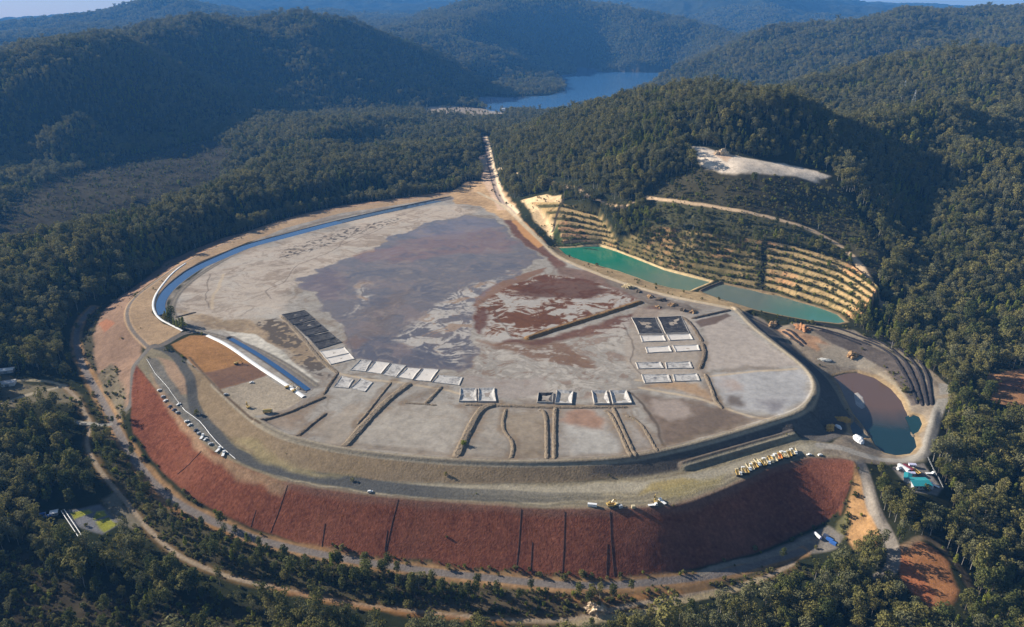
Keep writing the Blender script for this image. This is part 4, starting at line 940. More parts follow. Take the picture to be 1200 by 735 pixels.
def P(px, py):                                 # where the sight line first meets the ground itself
    dx, dy, dz = ray(px, py)
    t = np.geomspace(360, 9000, 6000)
    x, y, z = dx * t, dy * t, CAMH + dz * t
    k = int(np.argmax(z <= hza(x, y)))
    return float(x[k]), float(y[k]), hz(float(x[k]), float(y[k]))


co_all = np.stack([GXX, GYY, GZ], -1).reshape(-1, 3).astype(np.float32)
idx = np.arange(NR * NA).reshape(NR, NA)
quads = np.stack([idx[:-1, :-1], idx[:-1, 1:], idx[1:, 1:], idx[1:, :-1]], -1).reshape(-1, 4)
fr_ = REGION[:-1, :-1].reshape(-1)
rgba = np.concatenate([np.clip(COLR, 0.004, 0.9), WET[..., None]], -1).reshape(-1, 4).astype(np.float32)
# smooth normals of the whole sheet, so that the pieces meet without a seam
du = np.gradient(co_all.reshape(NR, NA, 3).astype(float), axis=1); dv = np.gradient(co_all.reshape(NR, NA, 3).astype(float), axis=0)
nrm = np.cross(du, dv); nrm /= np.linalg.norm(nrm, axis=-1, keepdims=True) + 1e-12
nrm = np.where(nrm[..., 2:] < 0, -nrm, nrm).reshape(-1, 3)
for rid, rname in enumerate(REG_NAMES):
    f = quads[fr_ == rid]
    if len(f) == 0:
        continue
    u, inv = np.unique(f, return_inverse=True)
    me = bpy.data.meshes.new(rname)
    me.vertices.add(len(u)); me.vertices.foreach_set('co', co_all[u].ravel())
    me.loops.add(f.size); me.loops.foreach_set('vertex_index', inv.ravel().astype(np.int32))
    me.polygons.add(len(f)); me.polygons.foreach_set('loop_start', np.arange(0, f.size, 4, dtype=np.int32))
    me.update()
    ca = me.color_attributes.new("soil", 'FLOAT_COLOR', 'POINT'); ca.data.foreach_set('color', rgba[u].ravel())
    me.normals_split_custom_set_from_vertices(nrm[u].tolist())
    o = bpy.data.objects.new(rname, me); COL.objects.link(o)
    me.materials.append(M_ROCK if rname == "rock_dam_face" else M_TAIL if rname == "tailings_beach" else (M_WILD if rname in ("hills", "ground", "swamp") else M_SOIL))
    o["kind"] = "structure"; o["label"] = REG_LABEL[rname]; o["category"] = "terrain"

# ------------------------------------------------------------------ water
def water_material(name, col, rough=0.06, bump=0.04, scale=0.6, col2=None, seam=None):
    m = mat(name, col, rough, spec=0.5)
    nt = m.node_tree; b = nt.nodes["Principled BSDF"]
    g = nt.nodes.new("ShaderNodeNewGeometry")
    n = nt.nodes.new("ShaderNodeTexNoise"); n.inputs["Scale"].default_value = scale; n.inputs["Detail"].default_value = 3
    nt.links.new(g.outputs["Position"], n.inputs["Vector"])
    bp = nt.nodes.new("ShaderNodeBump"); bp.inputs["Strength"].default_value = bump
    nt.links.new(n.outputs["Fac"], bp.inputs["Height"]); nt.links.new(bp.outputs[0], b.inputs["Normal"])
    if col2:
        n2 = nt.nodes.new("ShaderNodeTexNoise"); n2.inputs["Scale"].default_value = 0.02; n2.inputs["Detail"].default_value = 4; n2.inputs["Distortion"].default_value = 1.0
        nt.links.new(g.outputs["Position"], n2.inputs["Vector"])
        fac = n2.outputs["Fac"]
        if seam:                                # silt colour of the water changes from one end of the pond to the other
            sx = nt.nodes.new("ShaderNodeVectorMath"); sx.operation = 'DOT_PRODUCT'; sx.inputs[1].default_value = (seam[0], seam[1], 0)
            nt.links.new(g.outputs["Position"], sx.inputs[0])
            ad = nt.nodes.new("ShaderNodeMath"); ad.operation = 'MULTIPLY_ADD'; ad.inputs[1].default_value = seam[3]
            nt.links.new(n2.outputs["Fac"], ad.inputs[0]); nt.links.new(sx.outputs["Value"], ad.inputs[2])
            mr = nt.nodes.new("ShaderNodeMapRange"); mr.inputs[1].default_value = seam[2] - seam[4]; mr.inputs[2].default_value = seam[2] + seam[4]
            nt.links.new(ad.outputs[0], mr.inputs[0]); fac = mr.outputs[0]
        mx = nt.nodes.new("ShaderNodeMix"); mx.data_type = 'RGBA'
        mx.inputs[6].default_value = (*col, 1); mx.inputs[7].default_value = (*col2, 1)
        nt.links.new(fac, mx.inputs[0]); nt.links.new(mx.outputs[2], b.inputs["Base Color"])
    return m


def link(name, bm, m, parent=None, smooth=False):
    me = bpy.data.meshes.new(name); bm.to_mesh(me); bm.free()
    if smooth:
        for p in me.polygons:
            p.use_smooth = True
    for mm in (m if isinstance(m, (list, tuple)) else [m]):
        me.materials.append(mm)
    o = bpy.data.objects.new(name, me); COL.objects.link(o)
    if parent:
        o.parent = parent
    return o


def tag(o, label=None, cat=None, group=None, kind=None):
    if label: o["label"] = label
    if cat: o["category"] = cat
    if group: o["group"] = group
    if kind: o["kind"] = kind
    return o


def thing(name, label, cat, loc=(0, 0, 0), rz=0.0, group=None):
    o = bpy.data.objects.new(name, None); COL.objects.link(o)
    o.empty_display_size = 1.0; o.location = loc; o.rotation_euler = (0, 0, rz)
    return tag(o, label, cat, group)


def copy_thing(root, loc, rz, label, group=None, scale=None):
    r = root.copy(); COL.objects.link(r); r.location = loc; r.rotation_euler = (0, 0, rz)
    if scale: r.scale = scale
    tag(r, label, None, group)
    for ch in list(root.children):
        c = ch.copy(); COL.objects.link(c); c.parent = r
        for g in list(ch.children):
            d = g.copy(); COL.objects.link(d); d.parent = c
    return r


def pond(name, px, z, m, label, pad=6.0):
    q = [Vector(W(p[0], p[1], z)) for p in px]
    c = sum(q, Vector()) / len(q)
    bm = bmesh.new()
    vs = [bm.verts.new((v.x + (v.x - c.x) / max((v - c).length, 1) * pad, v.y + (v.y - c.y) / max((v - c).length, 1) * pad, z)) for v in q]
    f = bm.faces.new(vs)
    if f.normal.z < 0: f.normal_flip()
    bmesh.ops.triangulate(bm, faces=bm.faces[:])
    return tag(link(name, bm, m), label, "water", kind="structure")


def seam_of(p0, p1, z, wob, wid):
    a, b = Vector(W(*p0, z)), Vector(W(*p1, z)); d = (b - a).normalized()
    mid = (a + b) / 2
    return (d.x, d.y, d.x * mid.x + d.y * mid.y + wob * 0.5, wob, wid)


pond("lagoon_water", LAGOON1, 2.2, water_material("green_water", (0.014, 0.19, 0.115), 0.10, 0.05, 0.5, (0.135, 0.20, 0.145), seam_of((700, 300), (800, 335), 3, 60, 60)), "emerald green lagoon below the terraces", 5)
pond("lagoon_water", LAGOON2, 2.2, water_material("grey_green_water", (0.13, 0.165, 0.14), 0.10, 0.05, 0.5, (0.07, 0.20, 0.16), seam_of((880, 348), (970, 370), 3, 60, 40)), "grey green lagoon at the foot of the right terraces", 4)
pond("pond_water", PONDR, -14.6, water_material("silty_water", (0.13, 0.078, 0.053), 0.14, 0.03, 0.5, (0.012, 0.036, 0.042), seam_of((1020, 468), (1046, 512), -14, 45, 26)), "settling pond half rust brown and half dark teal", 4)
pond("pond_water", PONDS, -14.0, water_material("teal_water", (0.012, 0.045, 0.045), 0.1), "small dark pond beside the right access road", 1.5)
pond("pond_water", PONDW, -12.9, water_material("dark_water", (0.02, 0.03, 0.035), 0.1), "narrow dark pond beside the white covered heap", 1.5)
pond("lake_water", LAKE, -30.0, water_material("lake", (0.05, 0.155, 0.34), 0.15, 0.03, 0.05), "blue lake between the far hills", 60)


def ribbon(name, line, hw, m, lift, parent=None, cross=None, step=3.0):
    """a strip laid along a line; cross = [(offset, height)] section above the line's own level (or the ground)"""
    pts = densify([tuple(p) for p in line], step)
    bm = bmesh.new(); rows = []
    cross = cross or [(-hw, 0.0), (hw, 0.0)]
    n = len(pts)
    for i, p in enumerate(pts):
        a = pts[max(0, i - 2)]; b = pts[min(n - 1, i + 2)]
        tx, ty = b[0] - a[0], b[1] - a[1]; l = math.hypot(tx, ty) or 1
        nx, ny = ty / l, -tx / l
        row = []
        for off, h in cross:
            x, y = p[0] + nx * off, p[1] + ny * off
            row.append(bm.verts.new((x, y, (hz(x, y) if lift is not None else p[2]) + (lift or 0) + h)))
        rows.append(row)
    for r0, r1 in zip(rows[:-1], rows[1:]):
        for k in range(len(cross) - 1):
            f = bm.faces.new((r0[k], r0[k + 1], r1[k + 1], r1[k]))
    bm.normal_update()
    if sum(f.normal.z for f in bm.faces) < 0:
        bmesh.ops.reverse_faces(bm, faces=bm.faces[:])
    return link(name, bm, m, parent, smooth=len(cross) > 3)


M_BLUE = water_material("blue_channel_water", (0.028, 0.080, 0.19), 0.12, 0.05, 0.8)
M_DARKCH = water_material("dark_channel_water", (0.035, 0.05, 0.075), 0.12, 0.05, 0.8)
M_LINER = mat("white_liner", (0.80, 0.80, 0.78), 0.5, noise=0.08, nscale=0.4)
k_ = next(i for i, p in enumerate(CH1) if p[1] > W(392, 261, 10)[1])
def channel(line, z, m, hwf):
    pts = densify([(q[0], q[1], z) for q in line], 4); n = len(pts); bm = bmesh.new(); rows = []
    for i, q in enumerate(pts):
        a, b = pts[max(0, i - 2)], pts[min(n - 1, i + 2)]; tx_, ty_ = b[0] - a[0], b[1] - a[1]; l = math.hypot(tx_, ty_) or 1
        w_ = float(hwf(q[1])); rows.append([bm.verts.new((q[0] + ty_ / l * s_ * w_, q[1] - tx_ / l * s_ * w_, z)) for s_ in (-1, 1)])
    for r0, r1 in zip(rows[:-1], rows[1:]):
        bm.faces.new((r0[0], r0[1], r1[1], r1[0]))
    bm.normal_update()
    if sum(f.normal.z for f in bm.faces) < 0: bmesh.ops.reverse_faces(bm, faces=bm.faces[:])
    return link("channel_water", bm, m)


tag(channel(CH1[:k_ + 1], 9.4, M_BLUE, chw), "blue water in the lined channel along the left rim", "water", kind="structure")
tag(channel(CH1[k_:], 9.4, M_DARKCH, lambda y: chw(y) * 0.8), "dark water in the far end of the rim channel", "water", kind="structure")
tag(ribbon("channel_water", [(p[0], p[1], 8.0) for p in CH2], 3.2, M_BLUE, None), "blue water in the short channel beside the working pad", "water", kind="structure")
LIN1 = smooth_line(PW([(236, 299), (206, 316), (187, 338), (180, 350), (179, 362), (186, 373), (200, 380), (214, 387)], 10))
LIN2 = smooth_line(PW([(243, 393), (267, 404), (300, 428), (333, 449), (356, 465)], 9.6))
tag(ribbon("liner_sheet", LIN1[4:], 1.6, M_LINER, 0.25, cross=[(-1.6, 0), (-0.8, 0.45), (0.6, 0.5), (1.6, 0)]), "white liner edge curving round the bend of the blue channel", "liner")
tag(ribbon("liner_sheet", LIN2, 3.0, M_LINER, 0.25, cross=[(-2.8, 0), (-1.5, 0.9), (1.2, 0.9), (2.6, 0)]), "straight white liner strip between brown basin and short blue channel", "liner")
# ------------------------------------------------------------------ trees
def leaf_material(name, a, b, trans=0.30):
    m = bpy.data.materials.new(name); m.use_nodes = True
    nt = m.node_tree; bs = nt.nodes["Principled BSDF"]
    bs.inputs["Roughness"].default_value = 0.75; bs.inputs["Specular IOR Level"].default_value = 0.05
    oi = nt.nodes.new("ShaderNodeObjectInfo")
    geo = nt.nodes.new("ShaderNodeNewGeometry")
    n = nt.nodes.new("ShaderNodeTexNoise"); n.inputs["Scale"].default_value = 0.35; n.inputs["Detail"].default_value = 3
    nt.links.new(geo.outputs["Position"], n.inputs["Vector"])
    n2 = nt.nodes.new("ShaderNodeTexNoise"); n2.inputs["Scale"].default_value = 0.012; n2.inputs["Detail"].default_value = 4
    nt.links.new(geo.outputs["Position"], n2.inputs["Vector"])
    ad = nt.nodes.new("ShaderNodeMath"); ad.operation = 'MULTIPLY_ADD'; ad.inputs[1].default_value = 0.5
    nt.links.new(oi.outputs["Random"], ad.inputs[0])
    mm = nt.nodes.new("ShaderNodeMath"); mm.operation = 'MULTIPLY_ADD'; mm.inputs[1].default_value = 0.9; mm.inputs[2].default_value = -0.42
    nt.links.new(n2.outputs["Fac"], mm.inputs[0])
    m3 = nt.nodes.new("ShaderNodeMath"); m3.operation = 'MULTIPLY_ADD'; m3.inputs[1].default_value = 0.5
    nt.links.new(n.outputs["Fac"], m3.inputs[0]); nt.links.new(mm.outputs[0], m3.inputs[2])
    nt.links.new(m3.outputs[0], ad.inputs[2])
    mx = nt.nodes.new("ShaderNodeMix"); mx.data_type = 'RGBA'; mx.clamp_factor = True
    mx.inputs[6].default_value = (*a, 1); mx.inputs[7].default_value = (*b, 1)
    nt.links.new(ad.outputs[0], mx.inputs[0]); nt.links.new(mx.outputs[2], bs.inputs["Base Color"])
    tr = nt.nodes.new("ShaderNodeBsdfTranslucent"); nt.links.new(mx.outputs[2], tr.inputs[0])
    ms = nt.nodes.new("ShaderNodeMixShader"); ms.inputs[0].default_value = trans
    out = nt.nodes["Material Output"]
    nt.links.new(bs.outputs[0], ms.inputs[1]); nt.links.new(tr.outputs[0], ms.inputs[2]); nt.links.new(ms.outputs[0], out.inputs[0])
    return m


M_LEAF = [leaf_material("dark_leaves", (0.036, 0.055, 0.018), (0.165, 0.165, 0.050)), leaf_material("olive_leaves", (0.066, 0.078, 0.022), (0.28, 0.245, 0.085)),
          leaf_material("grey_green_leaves", (0.075, 0.088, 0.040), (0.25, 0.235, 0.115)), leaf_material("bright_leaves", (0.085, 0.115, 0.020), (0.29, 0.30, 0.055))]
M_BARK = mat("bark", (0.16, 0.135, 0.11), 0.9, noise=0.3, nscale=1.5)
M_PALEBARK = mat("pale_bark", (0.36, 0.33, 0.29), 0.9, noise=0.25, nscale=1.5)
TR = random.Random(21)


def rnd_dir(r):
    z = r.uniform(-1, 1); a = r.uniform(0, 2 * math.pi); q = math.sqrt(1 - z * z)
    return Vector((q * math.cos(a), q * math.sin(a), z))


def crown_bm(h, rad, base, nblob, nleaf, leaf, r, shape='round'):
    bm = bmesh.new(); blobs = []
    for i in range(nblob):
        t = (i + 0.5) / nblob
        z = base + (h - base) * (0.12 + 0.78 * t)
        if shape == 'round':
            env = rad * math.sqrt(max(0.05, 1 - (2 * (0.12 + 0.8 * t) - 0.9) ** 2)) * 0.72
        elif shape == 'cone':
            env = rad * (1 - t) * 0.85 + 0.15
        else:
            env = rad * (0.45 + 0.55 * t) * 0.8
        a = i * 2.399 + r.uniform(-.6, .6); d = env * r.uniform(0.35, 1.0)
        s = rad * r.uniform(0.34, 0.58) * (1 - 0.35 * t if shape == 'cone' else 1)
        blobs.append((Vector((d * math.cos(a), d * math.sin(a), z)), s, s * r.uniform(0.62, 0.9)))
    per = max(4, nleaf // nblob)
    for c, s, sz in blobs:
        for _ in range(per):
            n = rnd_dir(r)
            if n.z < -0.35 and r.random() < 0.7:
                n.z = -n.z
            k = r.uniform(0.72, 1.08)
            p = c + Vector((n.x * s * k, n.y * s * k, n.z * sz * k))
            up = (n + rnd_dir(r) * 0.75).normalized()
            t1 = up.orthogonal().normalized(); t1.rotate(Matrix.Rotation(r.uniform(0, 6.28), 3, up)); t2 = up.cross(t1)
            l = leaf * r.uniform(0.6, 1.25); w = l * r.uniform(0.55, 0.9)
            vs = [bm.verts.new(p + t1 * l * 0.5), bm.verts.new(p + t2 * w * 0.5 + up * 0.12 * l), bm.verts.new(p - t1 * l * 0.5), bm.verts.new(p - t2 * w * 0.5 - up * 0.08 * l)]
            bm.faces.new(vs)
    return bm, blobs


def limb(bm, a, b, ra, rb, n=6):
    a, b = Vector(a), Vector(b); d = (b - a).normalized(); x = d.orthogonal().normalized(); y = d.cross(x)
    r0 = [bm.verts.new(a + (x * math.cos(2 * math.pi * i / n) + y * math.sin(2 * math.pi * i / n)) * ra) for i in range(n)]
    r1 = [bm.verts.new(b + (x * math.cos(2 * math.pi * i / n) + y * math.sin(2 * math.pi * i / n)) * rb) for i in range(n)]
    for i in range(n):
        bm.faces.new((r0[i], r0[(i + 1) % n], r1[(i + 1) % n], r1[i]))
    bm.faces.new(r1)


def trunk_bm(h, blobs, r, rad=0.28):
    bm = bmesh.new(); x = y = 0.0; z = -1.5; rr = rad; top = h * 0.86
    pts = [(0, 0, -1.5)]
    for k in range(1, 6):
        pts.append((pts[-1][0] + r.uniform(-.25, .25), pts[-1][1] + r.uniform(-.25, .25), -1.5 + (top + 1.5) * k / 5))
    for k in range(5):
        limb(bm, pts[k], pts[k + 1], rad * (1 - k / 5.6), rad * (1 - (k + 1) / 5.6))
    for c, s, sz in blobs:
        if r.random() < 0.75:
            zz = max(1.0, c.z - s * 1.2 - math.hypot(c.x, c.y) * 0.6)
            k = min(4, max(0, int((zz + 1.5) / (top + 1.5) * 5)))
            p0 = Vector(pts[k]).lerp(Vector(pts[k + 1]), min(1, max(0, (zz - pts[k][2]) / (pts[k + 1][2] - pts[k][2]))))
            limb(bm, p0, c, rad * 0.34, rad * 0.1, 5)
    return bm


KINDS = [   # name, height, crown radius, crown base, blobs, leaves, leaf size, shape, leaf material, bark, words
    ("tree", 20, 5.2, 6.5, 15, 620, 1.25, 'round', 0, 0, "dark green round crowned tree"),
    ("tree", 23, 4.4, 8.0, 14, 540, 1.2, 'tall', 1, 1, "tall olive eucalypt with pale trunk"),
    ("tree", 17, 5.6, 5.0, 16, 640, 1.25, 'round', 1, 0, "broad olive green tree"),
    ("tree", 21, 4.8, 7.5, 13, 420, 1.25, 'tall', 2, 1, "thin grey green eucalypt with open crown"),
    ("tree", 15, 3.4, 2.2, 14, 520, 1.0, 'cone', 3, 0, "young bright green pointed tree"),
]


def make_tree(k, seed):
    nm, h, rad, base, nb, nl, lf, shp, lm, bk, words = KINDS[k]
    r = random.Random(seed)
    root = thing("forest_tree", words, "tree")
    cb, blobs = crown_bm(h, rad, base, nb, nl, lf, r, shp)
    link("crown", cb, M_LEAF[lm], root)
    link("trunk", trunk_bm(h, blobs, r), M_PALEBARK if bk else M_BARK, root)
    return root


def make_shrub(seed, lm, words):
    r = random.Random(seed)
    root = thing("shrub", words, "shrub")
    cb, blobs = crown_bm(2.6, 1.7, 0.1, 7, 150, 0.75, r, 'round')
    link("foliage", cb, M_LEAF[lm], root)
    bm = bmesh.new()
    for c, s, sz in blobs[:5]:
        limb(bm, (0, 0, -0.4), c, 0.07, 0.03, 5)
    link("stem", bm, M_BARK, root)
    return root


PROTO = [make_tree(k, 100 + k * 7 + v) for k in range(5) for v in range(2)]
PROTO_KIND = [k for k in range(5) for v in range(2)]
SPROTO = [make_shrub(300, 0, "dark green scrub bush"), make_shrub(301, 1, "olive scrub bush"), make_shrub(302, 3, "bright green scrub bush"), make_shrub(303, 1, "olive scrub bush")]


def candidates(r0, r1, s, half, seed):
    g = np.random.default_rng(seed)
    xs = np.arange(-r1 * math.sin(half), r1 * math.sin(half), s); ys = np.arange(r0 * math.cos(half), r1, s)
    x, y = np.meshgrid(xs, ys); x = x.ravel() + g.uniform(-.48, .48, x.size) * s; y = y.ravel() + g.uniform(-.48, .48, y.size) * s
    d = np.hypot(x, y)
    m = (d >= r0) & (d < r1) & (np.abs(np.arctan2(x, y)) < half)
    return x[m], y[m], g


def project(x, y, z):
    dz = z - CAMH
    depth = y * cp - dz * sp
    return CX + FPX * x / depth, CY + FPX * (-(dz * cp) - y * sp) / depth, depth


tx, ty, tk, tsx, tsz = [], [], [], [], []
for r0, r1, s, half, sxy, sh_, seed in ((330, 1150, 7.2, 0.84, 1.0, 1.0, 1), (1150, 2000, 8.0, 0.74, 1.02, 1.0, 2), (2000, 3600, 11.0, 0.70, 1.2, 1.0, 3), (3600, 7000, 19.0, 0.68, 1.9, 1.15, 4), (7000, 9600, 26.0, 0.66, 2.6, 1.2, 5)):
    x, y, g = candidates(r0, r1, s, half, seed)
    i, j = near_ix(x, y)
    pn = np.clip(0.86 + 0.55 * fbm(x, y, 60.0, 3, 33.0), 0.25, 1)
    keep = g.random(x.size) < FOREST[i, j] * pn
    x, y, i, j = x[keep], y[keep], i[keep], j[keep]
    mix = fbm(x, y, 110.0, 3, 77.0) + g.normal(0, 0.28, x.size)
    k = np.where(mix < -0.22, 0, np.where(mix < 0.08, 2, np.where(mix < 0.34, 1, 3)))
    strip = (FOREST[i, j] < 0.6)
    k = np.where(strip & (g.random(x.size) < 0.72), 4, k)
    k = np.where((k != 4) & (g.random(x.size) < 0.04), 4, k)
    f = g.lognormal(0, 0.20, x.size) * np.clip(1 + 0.35 * fbm(x, y, 45.0, 2, 55.0), 0.6, 1.4)
    f = np.where(strip, f * 0.72, f)
    tx.append(x); ty.append(y); tk.append(k * 2 + g.integers(0, 2, x.size)); tsx.append(f * sxy * g.uniform(0.85, 1.12, x.size)); tsz.append(f * sh_)
tx, ty, tk, tsx, tsz = map(np.concatenate, (tx, ty, tk, tsx, tsz))
tzv = hza(tx, ty) - 0.3
trz = RNG.uniform(0, 6.28, tx.size)
px_, py_, dep = project(tx, ty, tzv + 12)
KH = np.array([KINDS[k][1] for k in range(5)])[tk // 2]
size = np.where((px_ > 4) & (px_ < 1196) & (py_ > 0) & (py_ < 731), tsz * KH * np.sqrt(tsx) / dep, 0)
order = np.argsort(-size)
N_TREES = 290
pick_near = order[:N_TREES]


def zone_words(px, py):
    if px > 985:
        return "in the forest below the orange clearing" if py > 690 else "in the forest beside the right access road"
    if px > 860:
        return "in the forest below the red dam end"
    if py > 705 or (px < 330 and py > 640) or px < 120:
        return "in the forest below the lower dirt track" if px > 250 else "in the bottom left forest beside the track"
    return "in the strip between the two lower tracks"


used = set()
for n_, t in enumerate(pick_near):
    kk = int(tk[t]); words = KINDS[kk // 2][-1]; zone = zone_words(px_[t], py_[t])
    loc = (float(tx[t]), float(ty[t]), float(tzv[t])); sc_ = (float(tsx[t]), float(tsx[t]), float(tsz[t]))
    label = f"{words} {zone}"
    grp = f"{words}s {zone}"
    if kk not in used:
        o = PROTO[kk]; o.location = loc; o.rotation_euler = (0, 0, float(trz[t])); tag(o, label, None, grp); o.scale = sc_; used.add(kk)
    else:
        copy_thing(PROTO[kk], loc, float(trz[t]), label, grp, sc_)
rest = np.ones(tx.size, bool); rest[pick_near] = False
for kk in range(10):                            # any kind not among the nearest stands at its first place further back
    if kk not in used:
        t = next(q for q in order[N_TREES:] if tk[q] == kk); o = PROTO[kk]
        o.location = (float(tx[t]), float(ty[t]), float(tzv[t])); o.scale = (float(tsx[t]), float(tsx[t]), float(tsz[t])); rest[t] = False
        tag(o, f"{KINDS[kk // 2][-1]} {zone_words(px_[t], py_[t])}", None, f"{KINDS[kk // 2][-1]}s {zone_words(px_[t], py_[t])}")


def scatter(name, label, x, y, z, rz, sx, sz, pick, protos, cat):
    me = bpy.data.meshes.new(name); n = len(x)
    me.vertices.add(n); me.vertices.foreach_set('co', np.stack([x, y, z], -1).astype(np.float32).ravel())
    for an, ty_, v in (("pick", 'INT', pick.astype(np.int32)), ("turn", 'FLOAT', rz.astype(np.float32)), ("wide", 'FLOAT', sx.astype(np.float32)), ("high", 'FLOAT', sz.astype(np.float32))):
        a = me.attributes.new(an, ty_, 'POINT'); a.data.foreach_set('value', v)
    me.update()
    o = bpy.data.objects.new(name, me); COL.objects.link(o)
    ng = bpy.data.node_groups.new(name, 'GeometryNodeTree')
    ng.interface.new_socket("Geometry", in_out='INPUT', socket_type='NodeSocketGeometry'); ng.interface.new_socket("Geometry", in_out='OUTPUT', socket_type='NodeSocketGeometry')
    nd = ng.nodes; gi = nd.new("NodeGroupInput"); go = nd.new("NodeGroupOutput"); ip = nd.new("GeometryNodeInstanceOnPoints")
    jn = nd.new("GeometryNodeJoinGeometry")
    for root in protos:
        j2 = nd.new("GeometryNodeJoinGeometry")
        for ch in root.children:
            oi = nd.new("GeometryNodeObjectInfo"); oi.transform_space = 'ORIGINAL'; oi.inputs["Object"].default_value = ch; oi.inputs["As Instance"].default_value = False
            ng.links.new(oi.outputs["Geometry"], j2.inputs[0])
        g2 = nd.new("GeometryNodeGeometryToInstance"); ng.links.new(j2.outputs[0], g2.inputs[0]); ng.links.new(g2.outputs[0], jn.inputs[0])

    def attr(nm_, dt):
        a = nd.new("GeometryNodeInputNamedAttribute"); a.data_type = dt; a.inputs["Name"].default_value = nm_
        return a.outputs["Attribute"]
    cr = nd.new("ShaderNodeCombineXYZ"); ng.links.new(attr("turn", 'FLOAT'), cr.inputs[2])
    cs = nd.new("ShaderNodeCombineXYZ"); w_ = attr("wide", 'FLOAT'); ng.links.new(w_, cs.inputs[0]); ng.links.new(w_, cs.inputs[1]); ng.links.new(attr("high", 'FLOAT'), cs.inputs[2])
    ip.inputs["Pick Instance"].default_value = True
    ng.links.new(gi.outputs[0], ip.inputs["Points"]); ng.links.new(jn.outputs[0], ip.inputs["Instance"]); ng.links.new(attr("pick", 'INT'), ip.inputs["Instance Index"])
    ng.links.new(cr.outputs[0], ip.inputs["Rotation"]); ng.links.new(cs.outputs[0], ip.inputs["Scale"]); ng.links.new(ip.outputs[0], go.inputs[0])
    md = o.modifiers.new("scatter", 'NODES'); md.node_group = ng
    return tag(o, label, cat, kind="stuff")


scatter("forest", "dense mixed forest covering the ridges and hills around the dam", tx[rest], ty[rest], tzv[rest], trz[rest], tsx[rest], tsz[rest], tk[rest], PROTO, "forest")
# shrubs
sx_, sy_, sk_, ss_ = [], [], [], []
for r0, r1, s, half, seed in ((330, 800, 3.2, 0.84, 11), (800, 1500, 3.6, 0.74, 12), (1500, 2700, 7.0, 0.70, 13)):
    x, y, g = candidates(r0, r1, s, half, seed)
    i, j = near_ix(x, y)
    keep = g.random(x.size) < SHRUB[i, j] * np.clip(0.55 + 0.9 * fbm(x, y, 22.0, 3, 3.0), 0.02, 1) * np.where(FOREST[i, j] > 0.9, 0.25, 1)
    x, y = x[keep], y[keep]
    mx_ = fbm(x, y, 50.0, 2, 7.0) + g.normal(0, .3, x.size)
    sx_.append(x); sy_.append(y); sk_.append(np.where(mx_ < -0.1, 0, np.where(mx_ < 0.35, 1 + 2 * g.integers(0, 2, x.size), 2))); ss_.append(g.lognormal(-0.25, 0.4, x.size) * (1 if r1 < 1600 else 1.5))
sx_, sy_, sk_, ss_ = map(np.concatenate, (sx_, sy_, sk_, ss_))
sz_ = hza(sx_, sy_)
qx, qy, qd = project(sx_, sy_, sz_ + 1)
ssize = np.where((qx > 5) & (qx < 1195) & (qy < 730) & (qy > 0) & (ss_ < 1.6), ss_ / qd, 0) * (FOREST[near_ix(sx_, sy_)] < 0.6)
so = np.argsort(-ssize); N_SH = 120; rest = np.ones(sx_.size, bool); used = set()
for t in so[:N_SH]:
    k = int(sk_[t]); loc = (float(sx_[t]), float(sy_[t]), float(sz_[t])); c = (float(ss_[t]),) * 3
    w = ("dark green", "olive", "bright green", "olive")[k] + " scrub bush"
    zone = "on the strip between the toe road and lower track" if qx[t] > 330 else "beside the lower track at bottom left"
    if k not in used:
        o = SPROTO[k]; used.add(k); o.location = loc; o.scale = c; o.rotation_euler = (0, 0, float(RNG.uniform(0, 6))); tag(o, f"{w} {zone}", None, f"{w}es {zone}")
    else:
        copy_thing(SPROTO[k], loc, float(RNG.uniform(0, 6)), f"{w} {zone}", f"{w}es {zone}", c)
    rest[t] = False
for k in range(4):
    if k not in used:
        t = next(q for q in so if sk_[q] == k and rest[q]); o = SPROTO[k]; o.location = (float(sx_[t]), float(sy_[t]), float(sz_[t])); o.scale = (float(ss_[t]),) * 3; rest[t] = False
        tag(o, ("dark green", "olive", "bright green", "olive")[k] + " scrub bush on the scrubby strip below the red dam", None, "scrub bushes below the dam")
print("trees", tx.size, "shrubs", sx_.size)
scatter("scrub", "low scrub bushes over terraces, track edges and clearings", sx_[rest], sy_[rest], sz_[rest], RNG.uniform(0, 6.28, rest.sum()), ss_[rest], ss_[rest], sk_[rest], SPROTO, "scrub")

# ------------------------------------------------------------------ haze: one box of even air round everything
def haze_box():
    zlo = float(GZ.min()) - 1.0; zhi = max(float(GZ.max()) + 45, CAMH + 30)
    bm = bmesh.new()
    bmesh.ops.create_cube(bm, size=1.0)
    for v in bm.verts:
        v.co = Vector((v.co.x * 39600, 12600 + v.co.y * 26400, zlo + (v.co.z + 0.5) * (zhi - zlo)))
    m = bpy.data.materials.new("haze"); m.use_nodes = True; nt = m.node_tree
    nt.nodes.remove(nt.nodes["Principled BSDF"])
    pv = nt.nodes.new("ShaderNodeVolumePrincipled")
    pv.inputs["Color"].default_value = (0.12, 0.41, 1.0, 1); pv.inputs["Density"].default_value = HAZE_DENSITY; pv.inputs["Anisotropy"].default_value = 0.0
    nt.links.new(pv.outputs[0], nt.nodes["Material Output"].inputs["Volume"])
    tag(link("haze", bm, m), "thin blue haze filling the air over the valley", "haze", kind="stuff")


HAZE_DENSITY = 5.0e-5
haze_box()
